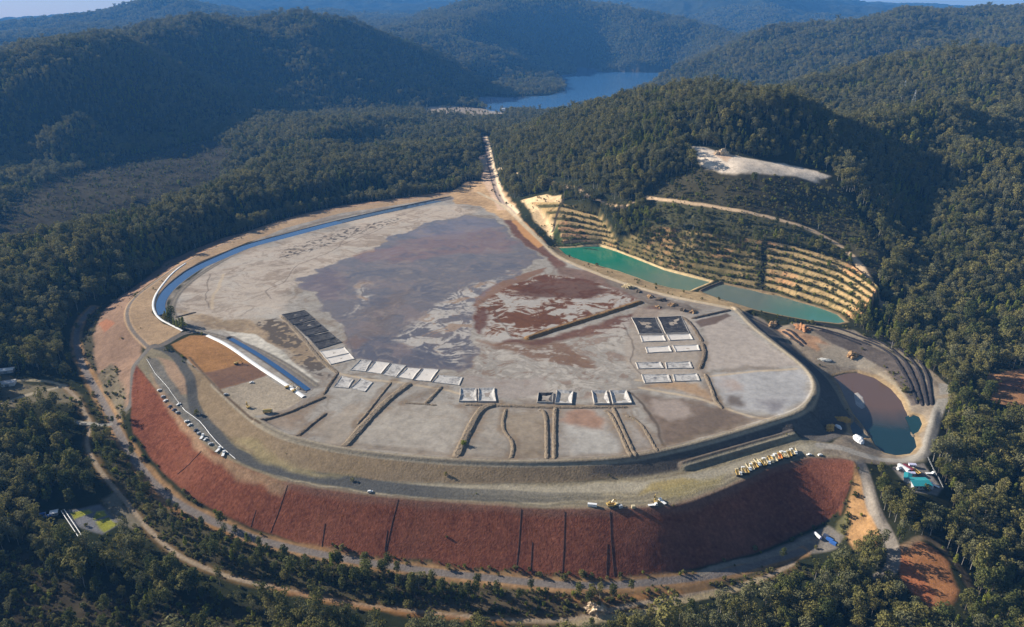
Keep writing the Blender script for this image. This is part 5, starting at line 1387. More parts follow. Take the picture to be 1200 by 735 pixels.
# ------------------------------------------------------------------ drying beds on the tailings
def bed_fill_material(name, pale, dark, thr):
    m = mat(name, pale, 0.8); nt = m.node_tree; b = nt.nodes["Principled BSDF"]
    g = nt.nodes.new("ShaderNodeNewGeometry")
    n = nt.nodes.new("ShaderNodeTexNoise"); n.inputs["Scale"].default_value = 0.16; n.inputs["Detail"].default_value = 6; n.inputs["Distortion"].default_value = 0.6; n.inputs["Roughness"].default_value = 0.65
    nt.links.new(g.outputs["Position"], n.inputs["Vector"])
    cr = nt.nodes.new("ShaderNodeMapRange"); cr.inputs[1].default_value = thr - 0.13; cr.inputs[2].default_value = thr + 0.13
    nt.links.new(n.outputs["Fac"], cr.inputs[0])
    mx = nt.nodes.new("ShaderNodeMix"); mx.data_type = 'RGBA'; mx.inputs[6].default_value = (*pale, 1); mx.inputs[7].default_value = (*dark, 1)
    nt.links.new(cr.outputs[0], mx.inputs[0]); nt.links.new(mx.outputs[2], b.inputs["Base Color"])
    return m


M_BPALE = bed_fill_material("pale_sediment", (0.60, 0.56, 0.51), (0.26, 0.25, 0.25), 0.69)
M_BMID = bed_fill_material("mottled_sediment", (0.48, 0.46, 0.43), (0.10, 0.10, 0.11), 0.59)
M_BDARK = bed_fill_material("dark_sediment", (0.085, 0.083, 0.083), (0.026, 0.026, 0.030), 0.45)
M_RIMP = mat("pale_rim", (0.40, 0.37, 0.33), 0.8, noise=0.15, nscale=0.5)
M_RIMD = mat("dark_rim", (0.07, 0.067, 0.066), 0.8, noise=0.25, nscale=0.5)
M_RIMG = mat("grey_rim", (0.40, 0.37, 0.33), 0.8, noise=0.2, nscale=0.5)


def bed(px, label, group, fillm, rimm, h=1.1, inset=1.6, wall=0.5, depth=0.6):
    q = [Vector(W(p[0], p[1], 9.4)) for p in px]
    c = sum(q, Vector()) / 4; zb = min(hz(v.x, v.y) for v in q) - 0.3
    root = thing("drying_bed", label, "drying bed", (c.x, c.y, zb), 0, group)
    # bow the sides a little
    ring = []
    for i in range(4):
        a, b = q[i], q[(i + 1) % 4]
        for k in range(6):
            t = k / 6; p = a.lerp(b, t)
            ring.append(Vector((p.x - c.x + TR.uniform(-.25, .25), p.y - c.y + TR.uniform(-.25, .25), 0)))
    def off(d, z):
        out = []
        for v in ring:
            l = v.length
            out.append(Vector((v.x * (1 - d / l), v.y * (1 - d / l), z)))
        return out
    r0 = off(0, 0); r1 = off(0.6, h); r2 = off(0.6 + wall, h * (0.97)); r3 = off(0.6 + wall + inset, h - depth)
    bm = bmesh.new(); rows = [[bm.verts.new(v + Vector((0, 0, TR.uniform(-.08, .08) if k in (1, 2) else 0))) for v in r] for k, r in enumerate((r0, r1, r2))]
    n = len(ring)
    for k in range(2):
        for i in range(n):
            bm.faces.new((rows[k][i], rows[k][(i + 1) % n], rows[k + 1][(i + 1) % n], rows[k + 1][i]))
    bmesh.ops.recalc_face_normals(bm, faces=bm.faces[:])
    if sum(f.normal.z for f in bm.faces) < 0: bmesh.ops.reverse_faces(bm, faces=bm.faces[:])
    link("rim", bm, rimm, root)
    bm = bmesh.new(); vs = [bm.verts.new(Vector((v.x, v.y, v.z + 0.05 + TR.uniform(-.03, .03)))) for v in r3]; cv = bm.verts.new((0, 0, h - depth - 0.15))
    v2 = [bm.verts.new(v - Vector((0, 0, 0.04))) for v in r2]
    for i in range(n):
        bm.faces.new((vs[i], vs[(i + 1) % n], cv)); bm.faces.new((v2[i], v2[(i + 1) % n], vs[(i + 1) % n], vs[i]))
    bm.normal_update()
    if sum(f.normal.z for f in bm.faces) < 0: bmesh.ops.reverse_faces(bm, faces=bm.faces[:])
    link("sediment", bm, fillm, root)


def zoomed(ox, oy, sc, pts):
    return [(ox + x / sc, oy + y / sc) for x, y in pts]


ORD = ["first", "second", "third", "fourth", "fifth", "sixth", "seventh", "eighth", "ninth", "tenth", "eleventh", "twelfth", "thirteenth", "fourteenth"]
ZA = (320, 355, 6.125); ZB = (400, 415, 5.656); ZC = (560, 440, 5.0); ZD = (720, 350, 4.325)
for n_, q in enumerate([[(60, 85), (230, 52), (268, 85), (100, 122)], [(100, 122), (268, 85), (305, 118), (140, 160)], [(150, 162), (310, 125), (352, 160), (195, 203)], [(195, 203), (352, 160), (398, 200), (235, 240)], [(243, 243), (405, 208), (452, 248), (285, 288)], [(285, 288), (452, 248), (498, 283), (325, 335)]]):
    bed(zoomed(*ZA, q), f"{ORD[n_]} dark bed from the far end of the slanted strip left of the wet tailings", "slanted strip of dark beds", M_BDARK, M_RIMD, 1.1, 2.0, 0.8, 0.6)
for n_, q in enumerate([[(333, 350), (515, 318), (553, 360), (375, 400)], [(375, 400), (553, 360), (590, 402), (412, 445)]]):
    bed(zoomed(*ZA, q), ("upper" if n_ == 0 else "lower") + " of the two pale beds ending the slanted dark strip", "pale beds ending the slanted strip", M_BPALE, M_RIMP)
for n_, q in enumerate([[(130, 35), (205, 45), (160, 118), (55, 108)], [(225, 48), (325, 60), (262, 135), (162, 120)], [(330, 62), (432, 75), (362, 155), (268, 138)], [(437, 90), (532, 97), (470, 172), (365, 155)], [(540, 95), (648, 102), (592, 185), (478, 175)], [(640, 138), (808, 155), (785, 210), (598, 188)]]):
    bed(zoomed(*ZB, q), f"{ORD[n_]} white rimmed bed from the left in the row edging the wet pool", "row of white rimmed beds edging the wet pool", M_BPALE if n_ in (1, 3, 4) else M_BMID, M_RIMP)
for n_, q in enumerate([[(490, 525), (585, 550), (540, 615), (430, 605)], [(630, 540), (720, 570), (660, 640), (550, 615)]]):
    bed(zoomed(*ZA, q), ("left" if n_ == 0 else "right") + " of two mottled grey beds just behind the white rimmed row", "mottled beds behind the white row", M_BMID, M_RIMG)
for ci, (where, pair) in enumerate((("right of the long white rimmed bed", [[(788, 228), (897, 228), (900, 318), (778, 318)], [(907, 228), (1015, 225), (1028, 320), (905, 320)]]),)):
    for n_, q in enumerate(pair):
        bed(zoomed(*ZB, q), ("left" if n_ == 0 else "right") + f" bed of the pair just {where}", "pair of pale beds on the cell road", M_BMID, M_RIMP, 1.8, 3.5, 0.7, 1.4)
for where, pair in (("central", [[(352, 105), (445, 105), (440, 165), (345, 162)], [(462, 88), (560, 95), (552, 172), (448, 170)]]), ("right hand", [[(665, 92), (755, 92), (775, 172), (680, 172)], [(770, 92), (870, 92), (905, 168), (790, 172)]])):
    for n_, q in enumerate(pair):
        bed(zoomed(*ZC, q), ("left" if n_ == 0 else "right") + f" bed of the {where} pair of deep dark beds above the near cells", f"{where} pair of deep beds", M_BDARK if (where, n_) == ("central", 0) else M_BMID, M_RIMP, 2.2, 4.0, 0.6, 1.9)
GR = [("dark left", [(85, 98), (208, 98), (250, 183), (125, 183)], 2), ("dark right", [(217, 95), (340, 90), (380, 176), (258, 181)], 2), ("pale left", [(128, 190), (250, 187), (265, 217), (140, 222)], 0), ("pale right", [(262, 185), (385, 180), (402, 210), (278, 215)], 0),
      ("pale left", [(155, 248), (280, 240), (295, 272), (165, 278)], 0), ("pale right", [(292, 240), (425, 235), (437, 265), (310, 272)], 0), ("mottled left", [(105, 325), (235, 322), (252, 355), (118, 358)], 1), ("mottled right", [(255, 325), (385, 320), (400, 355), (262, 357)], 1), ("mottled left", [(135, 385), (275, 385), (292, 425), (150, 430)], 1), ("mottled right", [(293, 385), (420, 380), (437, 418), (303, 422)], 1)]
for n_, (w_, q, k) in enumerate(GR):
    row = ("topmost", "second", "third", "fourth", "lowest")[n_ // 2]
    bed(zoomed(*ZD, q), f"{w_} bed in the {row} row of the stacked bed grid right of the causeway", "stacked grid of beds right of the causeway", (M_BPALE, M_BMID, M_BDARK)[k], M_RIMP if k < 2 else M_RIMG, 1.2, 1.8, 0.8, 0.7)

# ------------------------------------------------------------------ earth bunds between the cells
M_EARTH = mat("earth", tuple(C(124, 111, 94)), 0.95, noise=0.3, nscale=0.35, bump=0.9, bscale=0.6)
M_EARTHD = mat("dark_earth", tuple(C(106, 94, 80)), 0.95, noise=0.3, nscale=0.35, bump=0.9, bscale=0.6)
M_RUST = mat("rusty_earth", tuple(C(132, 102, 64)), 0.95, noise=0.35, nscale=0.3, bump=0.9, bscale=0.6)


def bund(px, label, h=2.2, top=1.6, foot=4.6, m=None, z=9.2, name="earth_bund", cat="bund", group="earth bunds dividing the tailings", it=2):
    line = smooth_line([W(p[0], p[1], z) for p in px], it)
    pts = densify(line, 2.5); n = len(pts); h *= 0.55; top *= 0.7; foot *= 0.8
    bm = bmesh.new(); rows = []
    prof = [(-foot, -0.6), (-(foot + top) / 2, 0.45), (-top, 0.96), (-top * .4, 1.0), (top * .4, 1.0), (top, 0.96), ((foot + top) / 2, 0.45), (foot, -0.6)]
    s0 = TR.uniform(0, 99)
    for i, p in enumerate(pts):
        a, b = pts[max(0, i - 2)], pts[min(n - 1, i + 2)]
        tx_, ty_ = b[0] - a[0], b[1] - a[1]; l = math.hypot(tx_, ty_) or 1; nx, ny = ty_ / l, -tx_ / l
        e = min(1.0, (min(i, n - 1 - i) + 0.3) / 2.5)
        wob = 1 + 0.07 * math.sin(i * 0.31 + s0) + 0.05 * math.sin(i * 0.83 + s0 * 2)
        row = []
        for o_, hh in prof:
            jt = o_ * wob * (0.5 + 0.5 * e) + TR.uniform(-.3, .3); x, y = p[0] + nx * jt, p[1] + ny * jt
            g = hz(p[0], p[1])
            row.append(bm.verts.new((x, y, g + (hh * h * e * (0.94 + 0.06 * math.sin(i * 0.47 + s0)) if hh > 0 else hh) + TR.uniform(-.16, .16))))
        rows.append(row)
    for r0, r1 in zip(rows[:-1], rows[1:]):
        for k in range(len(prof) - 1):
            bm.faces.new((r0[k], r0[k + 1], r1[k + 1], r1[k]))
    bm.faces.new(rows[0]); bm.faces.new(rows[-1][::-1])
    bmesh.ops.recalc_face_normals(bm, faces=bm.faces[:])
    return tag(link(name, bm, m or M_EARTH, smooth=False), label, cat, group)


bund([(615, 398), (645, 388), (700, 371), (753, 354)], "long straight rusty causeway across the brown stained tailings", 5.5, 2.6, 9.0, M_RUST, name="causeway", cat="causeway", group=None, it=0)
bund([(481, 449), (453, 470), (430, 494), (403, 525)], "wide earth bund running down from the white rimmed bed row", 3.0, 3.4, 7.0)
bund([(459, 448), (444, 466), (432, 482), (418, 498)], "thin earth bund beside the wide bund below the white row", 1.6, 0.8, 2.6)
bund([(518, 453), (508, 464), (498, 474)], "short stub bund below the last white rimmed bed", 2.2, 1.4, 4.2)
bund([(472, 472), (500, 474), (512, 475)], "low cross bund along the top of the big pale cell", 1.2, 1.0, 3.0)
bund([(582, 474), (566, 478), (558, 488), (546, 512), (534, 538)], "thick curved bund on the right edge of the big pale cell", 3.2, 3.4, 7.0)
bund([(593, 479), (589, 496), (591, 506), (600, 516), (602, 526), (598, 539)], "wavy S shaped bund beside the lone green bush", 2.0, 1.0, 3.6)
bund([(632, 480), (639, 483), (641, 500), (641, 540)], "left ridge of the double bund down the middle cells", 2.4, 1.2, 3.8)
bund([(651, 477), (650, 500), (650, 540)], "right ridge of the double bund down the middle cells", 2.6, 1.4, 4.0)
bund([(708, 481), (715, 484), (726, 505), (740, 538)], "left ridge of the bund right of the palest cell", 2.2, 1.2, 3.6)
bund([(718, 477), (724, 490), (734, 512), (746, 538)], "right ridge of the bund right of the palest cell", 2.4, 1.2, 3.8)
bund([(733, 487), (748, 493), (759, 508), (771, 532)], "low bund curving between the two small right cells", 1.6, 0.9, 3.2)
bund([(542, 474), (600, 476), (660, 478), (736, 477)], "straight cross bund along the head of the near cells", 1.8, 1.6, 4.2)
bund([(800, 372), (812, 382), (823, 401)], "short dark bund right of the stacked bed grid", 2.2, 1.4, 4.2, M_EARTHD)
bund([(823, 402), (827, 415), (820, 433)], "bent dark bund beside the third bed row", 2.4, 1.4, 4.2, M_EARTHD)
bund([(826, 438), (835, 458), (838, 470), (847, 479)], "hooked bund below the stacked bed grid", 2.2, 1.2, 3.8)
bund([(810, 374), (836, 368), (856, 364)], "berm at the far corner under the rim road", 3.0, 1.6, 5.0, M_EARTHD)
bund([(330, 371), (354, 394), (374, 421), (397, 438)], "pale berm along the slanted dark beds", 1.6, 1.6, 4.0)
bund([(396, 437), (388, 448), (379, 463)], "dark bund from the white row to the working pad", 1.8, 1.2, 3.6, M_EARTHD)
bund([(305, 494), (320, 489), (338, 484), (360, 474), (382, 465)], "bund along the near side of the working pad", 2.4, 1.2, 4.0, M_EARTHD)
bund([(383, 484), (366, 497), (347, 513)], "dark bund across the leftmost near cell", 2.0, 1.0, 3.4, M_EARTHD)
bund([(205, 372), (218, 369), (230, 366)], "short dark berm at the bend of the blue channel", 2.0, 1.0, 3.4, M_EARTHD)
bund([(820, 341.5), (834, 335), (847, 331)], "small dark causeway between the two lagoons", 3.2, 1.2, 4.0, M_EARTHD, z=2.6)
bund([(1060, 480), (1061, 490), (1066, 502), (1072, 511)], "narrow earth bank between the big pond and the small pond", 1.6, 1.0, 3.0, M_EARTH, z=-13, group=None)
bund([(990, 481), (1000, 490), (1010, 500), (1018, 511)], "earth bank between the narrow dark pond and the big pond", 2.2, 1.4, 3.6, M_EARTH, z=-12, group=None)
M_BLACK = mat("black_soil", (0.032, 0.030, 0.032), 0.95, noise=0.35, nscale=0.4, bump=0.9, bscale=0.7)
def onz(pts):
    return pts
WR = [[(1010, 402), (1028, 408), (1045, 418), (1058, 432), (1070, 450), (1077, 468)], [(1016, 399), (1034, 404), (1052, 416), (1066, 431), (1077, 450), (1083, 470)], [(1022, 396), (1040, 402), (1060, 414), (1074, 429), (1084, 448), (1089, 470)], [(1028, 394), (1046, 400), (1068, 413), (1082, 428), (1091, 448), (1094, 470)]]
def bund_on_ground(px, label, **k):
    pts = [P(*p) for p in px]
    return bund([(p[0], p[1]) for p in px], label, z=sum(p[2] for p in pts) / len(pts), **k)
for n_, q in enumerate(WR):
    bund_on_ground(q, f"{ORD[n_]} black curved windrow counted from the pond side", h=2.6, top=0.9, foot=3.0, m=M_BLACK, name="soil_windrow", cat="windrow", group="black curved windrows above the pond")
for n_, q in enumerate([[(944, 383), (975, 389), (1005, 398), (1022, 404)], [(950, 379), (985, 386), (1015, 396), (1032, 402)], [(960, 388), (985, 394), (1010, 403)]]):
    bund_on_ground(q, f"{ORD[n_]} of the rough dark windrows running toward the lagoon end", h=2.2, top=1.0, foot=3.6, m=M_BLACK, name="soil_windrow", cat="windrow", group="rough dark windrows by the lagoon end")
for n_, q in enumerate([[(917, 389), (930, 397), (942, 405)], [(921, 387), (934, 394), (945, 402)]]):
    bund_on_ground(q, ("nearer" if n_ == 0 else "farther") + " short black windrow beside the orange spoil", h=2.2, top=0.8, foot=2.8, m=M_BLACK, name="soil_windrow", cat="windrow", group="short windrows beside the orange spoil")
# ------------------------------------------------------------------ heaps and boulders
def heap(px, py, rx, ry, h, m, label, name="spoil_heap", cat="heap", seed=1, rough=0.22, loc=None):
    x, y, z = loc or P(px, py)
    r = random.Random(seed); bm = bmesh.new(); bmesh.ops.create_icosphere(bm, subdivisions=4, radius=1.0)
    for v in bm.verts:
        n = v.co.normalized()
        k = 1 + rough * (math.sin(n.x * 4 + seed) * math.cos(n.y * 5 + seed * 2) + 0.5 * math.sin(n.x * 11 + n.y * 9 + seed) + 0.3 * math.sin(n.y * 19 - n.z * 13))
        v.co = Vector((n.x * rx * k, n.y * ry * k, max(-0.35, n.z) * h * k))
    o = link(name, bm, m, smooth=False); o.location = (x, y, z); o.rotation_euler = (0, 0, r.uniform(0, 3))
    return tag(o, label, cat)


M_TANROCK = mat("tan_rubble", tuple(C(178, 146, 108)), 0.95, noise=0.4, nscale=0.6, bump=1.0, bscale=0.8)
M_PALEROCK = mat("pale_rubble", tuple(C(214, 190, 160)), 0.95, noise=0.35, nscale=0.5, bump=1.0, bscale=0.8)
M_YELLOW = mat("yellow_sand", tuple(C(186, 148, 84)), 0.95, noise=0.25, nscale=0.6, bump=0.7, bscale=0.8)
M_TARP = mat("white_tarp", (0.82, 0.82, 0.82), 0.5, noise=0.05, bump=0.6, bscale=0.7)
heap(999, 417, 8, 6, 4, M_TANROCK, "tall tan rubble heap on the grey yard above the pond", seed=3, rough=0.3)
heap(906, 381, 9, 5, 4, M_TANROCK, "long orange spoil heap under the rim road", seed=8, rough=0.3)
heap(940, 384, 12, 8, 3, mat("orange_rubble", tuple(C(190, 140, 100)), 0.95, noise=0.4, nscale=0.4, bump=1.0), "big orange spoil heap between lagoon and black windrows", seed=5, rough=0.3)
heap(972, 503, 4.0, 8, 5, M_YELLOW, "yellow sand heap at the mouth of the yard, left one", seed=6)
heap(987, 493, 3.2, 8, 4.5, M_YELLOW, "brown sand heap beside the narrow dark pond", seed=9)
heap(1006, 516, 9, 5.5, 4.0, M_TARP, "large heap under a bright white sheet beside the pond road", name="covered_heap", seed=12, rough=0.07)
heap(982.5, 501, 2.4, 4.5, 2.4, M_TARP, "small heap under a white sheet between the sand heaps", name="covered_heap", seed=14, rough=0.07)
heap(697, 716, 5, 7, 4.5, M_PALEROCK, "pale boulder heap beside the lower dirt track", seed=16, rough=0.35)
heap(846, 180, 13, 9, 7, M_PALEROCK, "pale rubble mound on the white hillside clearing", seed=18, rough=0.3)
heap(737, 337, 8, 6, 4.5, mat("cream_rubble", tuple(C(206, 186, 146)), 0.95, noise=0.4, nscale=0.4, bump=1.0), "cream rubble heap at the head of the causeway", seed=20, rough=0.35)
heap(967, 422, 8, 4, 1.6, mat("white_gravel", tuple(C(196, 196, 190)), 0.9, noise=0.4, nscale=0.8, bump=0.8), "low flat heap of white gravel in the grey yard", seed=22, rough=0.2)
for n_, (x_, y_, s_) in enumerate([(762, 348, 4), (775, 352, 5), (788, 358, 4.5), (800, 364, 4), (771, 360, 3), (748, 342, 3.4), (812, 366, 4)]):
    heap(x_, y_, s_ * 1.4, s_, s_ * 0.6, M_EARTHD if n_ % 2 else M_TANROCK, ("dark" if n_ % 2 else "tan") + " spoil heap in the rubble patch between causeway and lagoon road", seed=30 + n_, rough=0.35)["group"] = ("dark" if n_ % 2 else "tan") + " spoil heaps in the rubble patch"

# ------------------------------------------------------------------ drains down the red face
M_DRAIN = mat("dark_drain", (0.035, 0.026, 0.024), 0.9, noise=0.3, nscale=1.0)
for n_, (q, lab) in enumerate([([(467, 586), (460, 612), (452, 648)], "long dark drain at the left middle of the red face, slanting"), ([(454, 622), (451, 646)], "short dark drain beside the slanting drain"), ([(337, 569), (326, 602), (317, 625)], "slanting dark drain on the left bend of the red face"), ([(300, 598), (294, 618)], "short dark drain on the left bend of the red face"), ([(381, 614), (377, 641)], "short lower drain left of the slanting long drain"), ([(611, 597), (608, 640), (605, 668)], "long dark drain below the middle of the bench"), ([(624, 636), (622, 668)], "short lower drain right of the middle drain"), ([(662, 600), (661, 640), (659, 674)], "thin drain right of the middle of the red face"), ([(715, 600), (716, 630), (720, 676)], "long dark drain below the yellow machine"), ([(712, 638), (711, 676)], "short lower drain left of the drain below the yellow machine"), ([(236, 529), (222, 544), (208, 556)], "slanting drain on the far left end of the red face")]):
    pts = densify([P(*p) for p in q], 6)
    w_ = 0.26 if "thin" not in lab else 0.18
    o = ribbon("drain_pipe", [(p[0], p[1], 0) for p in pts], w_, M_DRAIN, 0.12, cross=[(-w_, -0.1), (-w_ * .7, 0.16), (0, 0.24), (w_ * .7, 0.16), (w_, -0.1)])
    tag(o, lab, "drain", "dark drains down the red face")
# ------------------------------------------------------------------ vehicles and machines
M_TYRE = mat("tyre", (0.02, 0.02, 0.02), 0.9); M_GLASS = mat("cab_glass", (0.02, 0.025, 0.03), 0.1, spec=0.6); M_DKSTEEL = mat("dark_steel", (0.05, 0.05, 0.05), 0.6)
def paintm(name, c):
    return mat(name, c, 0.42, noise=0.12, nscale=0.8, spec=0.5)
M_YEL = paintm("yellow_paint", (0.50, 0.34, 0.10)); M_CREAM = paintm("cream_paint", (0.55, 0.47, 0.30)); M_WHITE = paintm("white_paint", (0.80, 0.80, 0.78)); M_ORG = paintm("orange_paint", (0.75, 0.30, 0.06)); M_SILV = paintm("silver_paint", (0.45, 0.46, 0.47)); M_DKBLUE = paintm("dark_blue_paint", (0.05, 0.07, 0.12)); M_RED = paintm("maroon_paint", (0.22, 0.035, 0.045)); M_TEAL = paintm("teal_paint", (0.03, 0.27, 0.30)); M_BLUEP = paintm("blue_paint", (0.05, 0.16, 0.48)); M_GREY = paintm("grey_paint", (0.2, 0.21, 0.22)); M_LAV = paintm("lavender_paint", (0.55, 0.55, 0.72))


def box(bm, x0, x1, y0, y1, z0, z1, taper=(0, 0), bev=0.0):
    v = [bm.verts.new(p) for p in ((x0, y0, z0), (x1, y0, z0), (x1, y1, z0), (x0, y1, z0), (x0 + taper[0], y0 + taper[1], z1), (x1 - taper[0], y0 + taper[1], z1), (x1 - taper[0], y1 - taper[1], z1), (x0 + taper[0], y1 - taper[1], z1))]
    fs = [bm.faces.new([v[i] for i in f]) for f in ((3, 2, 1, 0), (4, 5, 6, 7), (0, 1, 5, 4), (1, 2, 6, 5), (2, 3, 7, 6), (3, 0, 4, 7))]
    if bev:
        bmesh.ops.bevel(bm, geom=list({e for f in fs for e in f.edges}), offset=bev, segments=2, affect='EDGES')


def prism(bm, prof, y0, y1):                   # side profile (x, z) pushed across y
    a = [bm.verts.new((x, y0, z)) for x, z in prof]; b = [bm.verts.new((x, y1, z)) for x, z in prof]; n = len(prof)
    bm.faces.new(a); bm.faces.new(b[::-1])
    for i in range(n):
        bm.faces.new((a[i], b[i], b[(i + 1) % n], a[(i + 1) % n]))
    bmesh.ops.recalc_face_normals(bm, faces=bm.faces[:])


def cyl(bm, c, r, w, axis='Y', n=14):
    mt = Matrix.Translation(c) @ (Matrix.Rotation(math.pi / 2, 4, 'X') if axis == 'Y' else Matrix.Rotation(math.pi / 2, 4, 'Y') if axis == 'X' else Matrix.Identity(4))
    bmesh.ops.create_cone(bm, cap_ends=True, segments=n, radius1=r, radius2=r, depth=w, matrix=mt)


def wheel(root, x, y, r, w):
    bm = bmesh.new(); cyl(bm, (x, y, r), r, w); t = link("wheel", bm, M_TYRE, root)
    bm = bmesh.new(); cyl(bm, (x, y + (0.02 if y > 0 else -0.02), r), r * 0.5, w * 1.02, n=10); link("rim", bm, M_SILV, t)


def make_truck(m, mc):
    root = thing("dump_truck", "", "dump truck")
    bm = bmesh.new(); box(bm, -5.2, 1.6, -0.8, 0.8, 0.9, 1.5); box(bm, 1.2, 5.2, -1.1, 1.1, 0.9, 1.6, bev=0.1); link("chassis", bm, M_DKSTEEL, root)
    bm = bmesh.new(); prism(bm, [(1.9, 1.6), (5.3, 1.5), (5.3, 2.4), (4.2, 2.7), (3.9, 3.6), (2.3, 3.65), (1.9, 2.6)], -1.25, 1.25); cab = link("cab", bm, mc, root)
    bm = bmesh.new(); box(bm, 2.5, 4.02, -1.27, 1.27, 2.7, 3.35); link("cab_window", bm, M_GLASS, cab)
    bm = bmesh.new(); pr = [(-5.6, 2.9), (-4.8, 1.6), (0.6, 1.6), (1.5, 2.4), (1.7, 3.4), (1.45, 3.4), (1.2, 2.5), (0.5, 1.85), (-4.7, 1.85), (-5.4, 3.0)]
    prism(bm, pr, -1.6, 1.6)
    for y in (-1.62, 1.45):
        prism(bm, [(-5.55, 2.9), (-4.8, 1.6), (0.6, 1.6), (1.5, 2.4), (1.7, 3.4), (-0.4, 3.1)], y, y + 0.17)
    link("tray", bm, m, root)
    for x in (-3.9, -2.0, 3.6):
        for y in (-1.35, 1.35):
            wheel(root, x, y, 0.9, 0.7)
    return root


def make_excavator(m):
    root = thing("excavator", "", "excavator")
    for y in (-1.25, 1.25):
        bm = bmesh.new(); prism(bm, [(-2.2, 0.25), (-1.8, 0), (1.8, 0), (2.2, 0.25), (2.2, 0.75), (1.8, 1.0), (-1.8, 1.0), (-2.2, 0.75)], y - 0.35, y + 0.35); link("track", bm, M_DKSTEEL, root)
    bm = bmesh.new(); prism(bm, [(-2.6, 1.15), (1.4, 1.15), (1.4, 2.2), (-1.2, 2.5), (-2.6, 2.4)], -1.4, 1.4); link("house", bm, m, root)
    bm = bmesh.new(); box(bm, 0.0, 1.6, 0.35, 1.4, 1.3, 3.1, (0.12, 0.06)); cab = link("cab", bm, m, root)
    bm = bmesh.new(); box(bm, 0.25, 1.62, 0.33, 1.42, 2.1, 2.85); link("cab_window", bm, M_GLASS, cab)
    bm = bmesh.new(); prism(bm, [(0.9, 1.8), (1.4, 1.6), (3.9, 4.4), (6.3, 4.0), (6.3, 4.5), (3.8, 5.1)], -0.55, 0.05); link("boom", bm, m, root)
    bm = bmesh.new(); prism(bm, [(6.0, 4.7), (6.5, 4.6), (7.3, 1.6), (6.9, 1.5)], -0.45, -0.05); link("stick", bm, m, root)
    bm = bmesh.new(); prism(bm, [(6.6, 1.6), (7.4, 1.7), (7.5, 0.6), (6.9, 0.1), (6.2, 0.5), (6.4, 0.8), (6.9, 0.6)], -0.85, 0.35); link("bucket", bm, M_DKSTEEL, root)
    return root


def make_car(m, kind="suv"):
    root = thing("parked_car", "", "car")
    bm = bmesh.new()
    if kind == "ute":
        prism(bm, [(-2.6, 0.45), (2.6, 0.45), (2.6, 0.95), (1.3, 1.1), (0.8, 1.1), (-0.6, 1.1), (-2.6, 1.05)], -0.95, 0.95)
        link("body", bm, m, root); bm = bmesh.new(); prism(bm, [(-0.7, 1.1), (1.3, 1.1), (0.7, 1.8), (-0.5, 1.8)], -0.85, 0.85); cab = link("cab", bm, m, root)
        bm = bmesh.new(); prism(bm, [(-0.55, 1.2), (1.12, 1.2), (0.66, 1.7), (-0.42, 1.7)], -0.87, 0.87); link("window", bm, M_GLASS, cab)
    else:
        prism(bm, [(-2.4, 0.4), (2.4, 0.4), (2.45, 0.95), (1.2, 1.1), (-2.4, 1.1)], -0.95, 0.95)
        link("body", bm, m, root); bm = bmesh.new(); prism(bm, [(-2.3, 1.1), (1.2, 1.1), (0.5, 1.85), (-2.1, 1.85)], -0.88, 0.88); cab = link("cab", bm, m, root)
        bm = bmesh.new(); prism(bm, [(-2.15, 1.2), (1.02, 1.2), (0.46, 1.72), (-2.02, 1.72)], -0.90, 0.90); link("window", bm, M_GLASS, cab)
    for x in (-1.5, 1.5):
        for y in (-0.88, 0.88):
            bm = bmesh.new(); cyl(bm, (x, y, 0.38), 0.38, 0.26); link("wheel", bm, M_TYRE, root)
    return root


def make_light_truck(m, mb):
    root = thing("flatbed_truck", "", "truck")
    bm = bmesh.new(); box(bm, -4.2, 4.0, -0.5, 0.5, 0.7, 1.0); link("chassis", bm, M_DKSTEEL, root)
    bm = bmesh.new(); prism(bm, [(2.2, 0.7), (4.2, 0.7), (4.2, 1.7), (3.8, 2.7), (2.2, 2.7)], -1.2, 1.2); cab = link("cab", bm, m, root)
    bm = bmesh.new(); box(bm, 2.6, 4.02, -1.22, 1.22, 1.75, 2.45, (0.1, 0)); link("cab_window", bm, M_GLASS, cab)
    bm = bmesh.new(); box(bm, -4.3, 1.95, -1.25, 1.25, 1.02, 1.3); box(bm, 1.8, 1.95, -1.25, 1.25, 1.3, 2.5); link("bed", bm, mb, root)
    for x in (-3.0, -1.8, 3.1):
        for y in (-1.0, 1.0):
            bm = bmesh.new(); cyl(bm, (x, y, 0.5), 0.5, 0.4); link("wheel", bm, M_TYRE, root)
    return root


def face_px(p, q):                             # heading of the ground line from picture point p to q
    a, b = P(*p), P(*q)
    return math.atan2(b[1] - a[1], b[0] - a[0])


def put(o, px, py, rz, label, group=None):
    x, y, z = P(px, py); o.location = (x, y, z + 0.02); o.rotation_euler = (0, 0, rz)
    return tag(o, label, None, group)


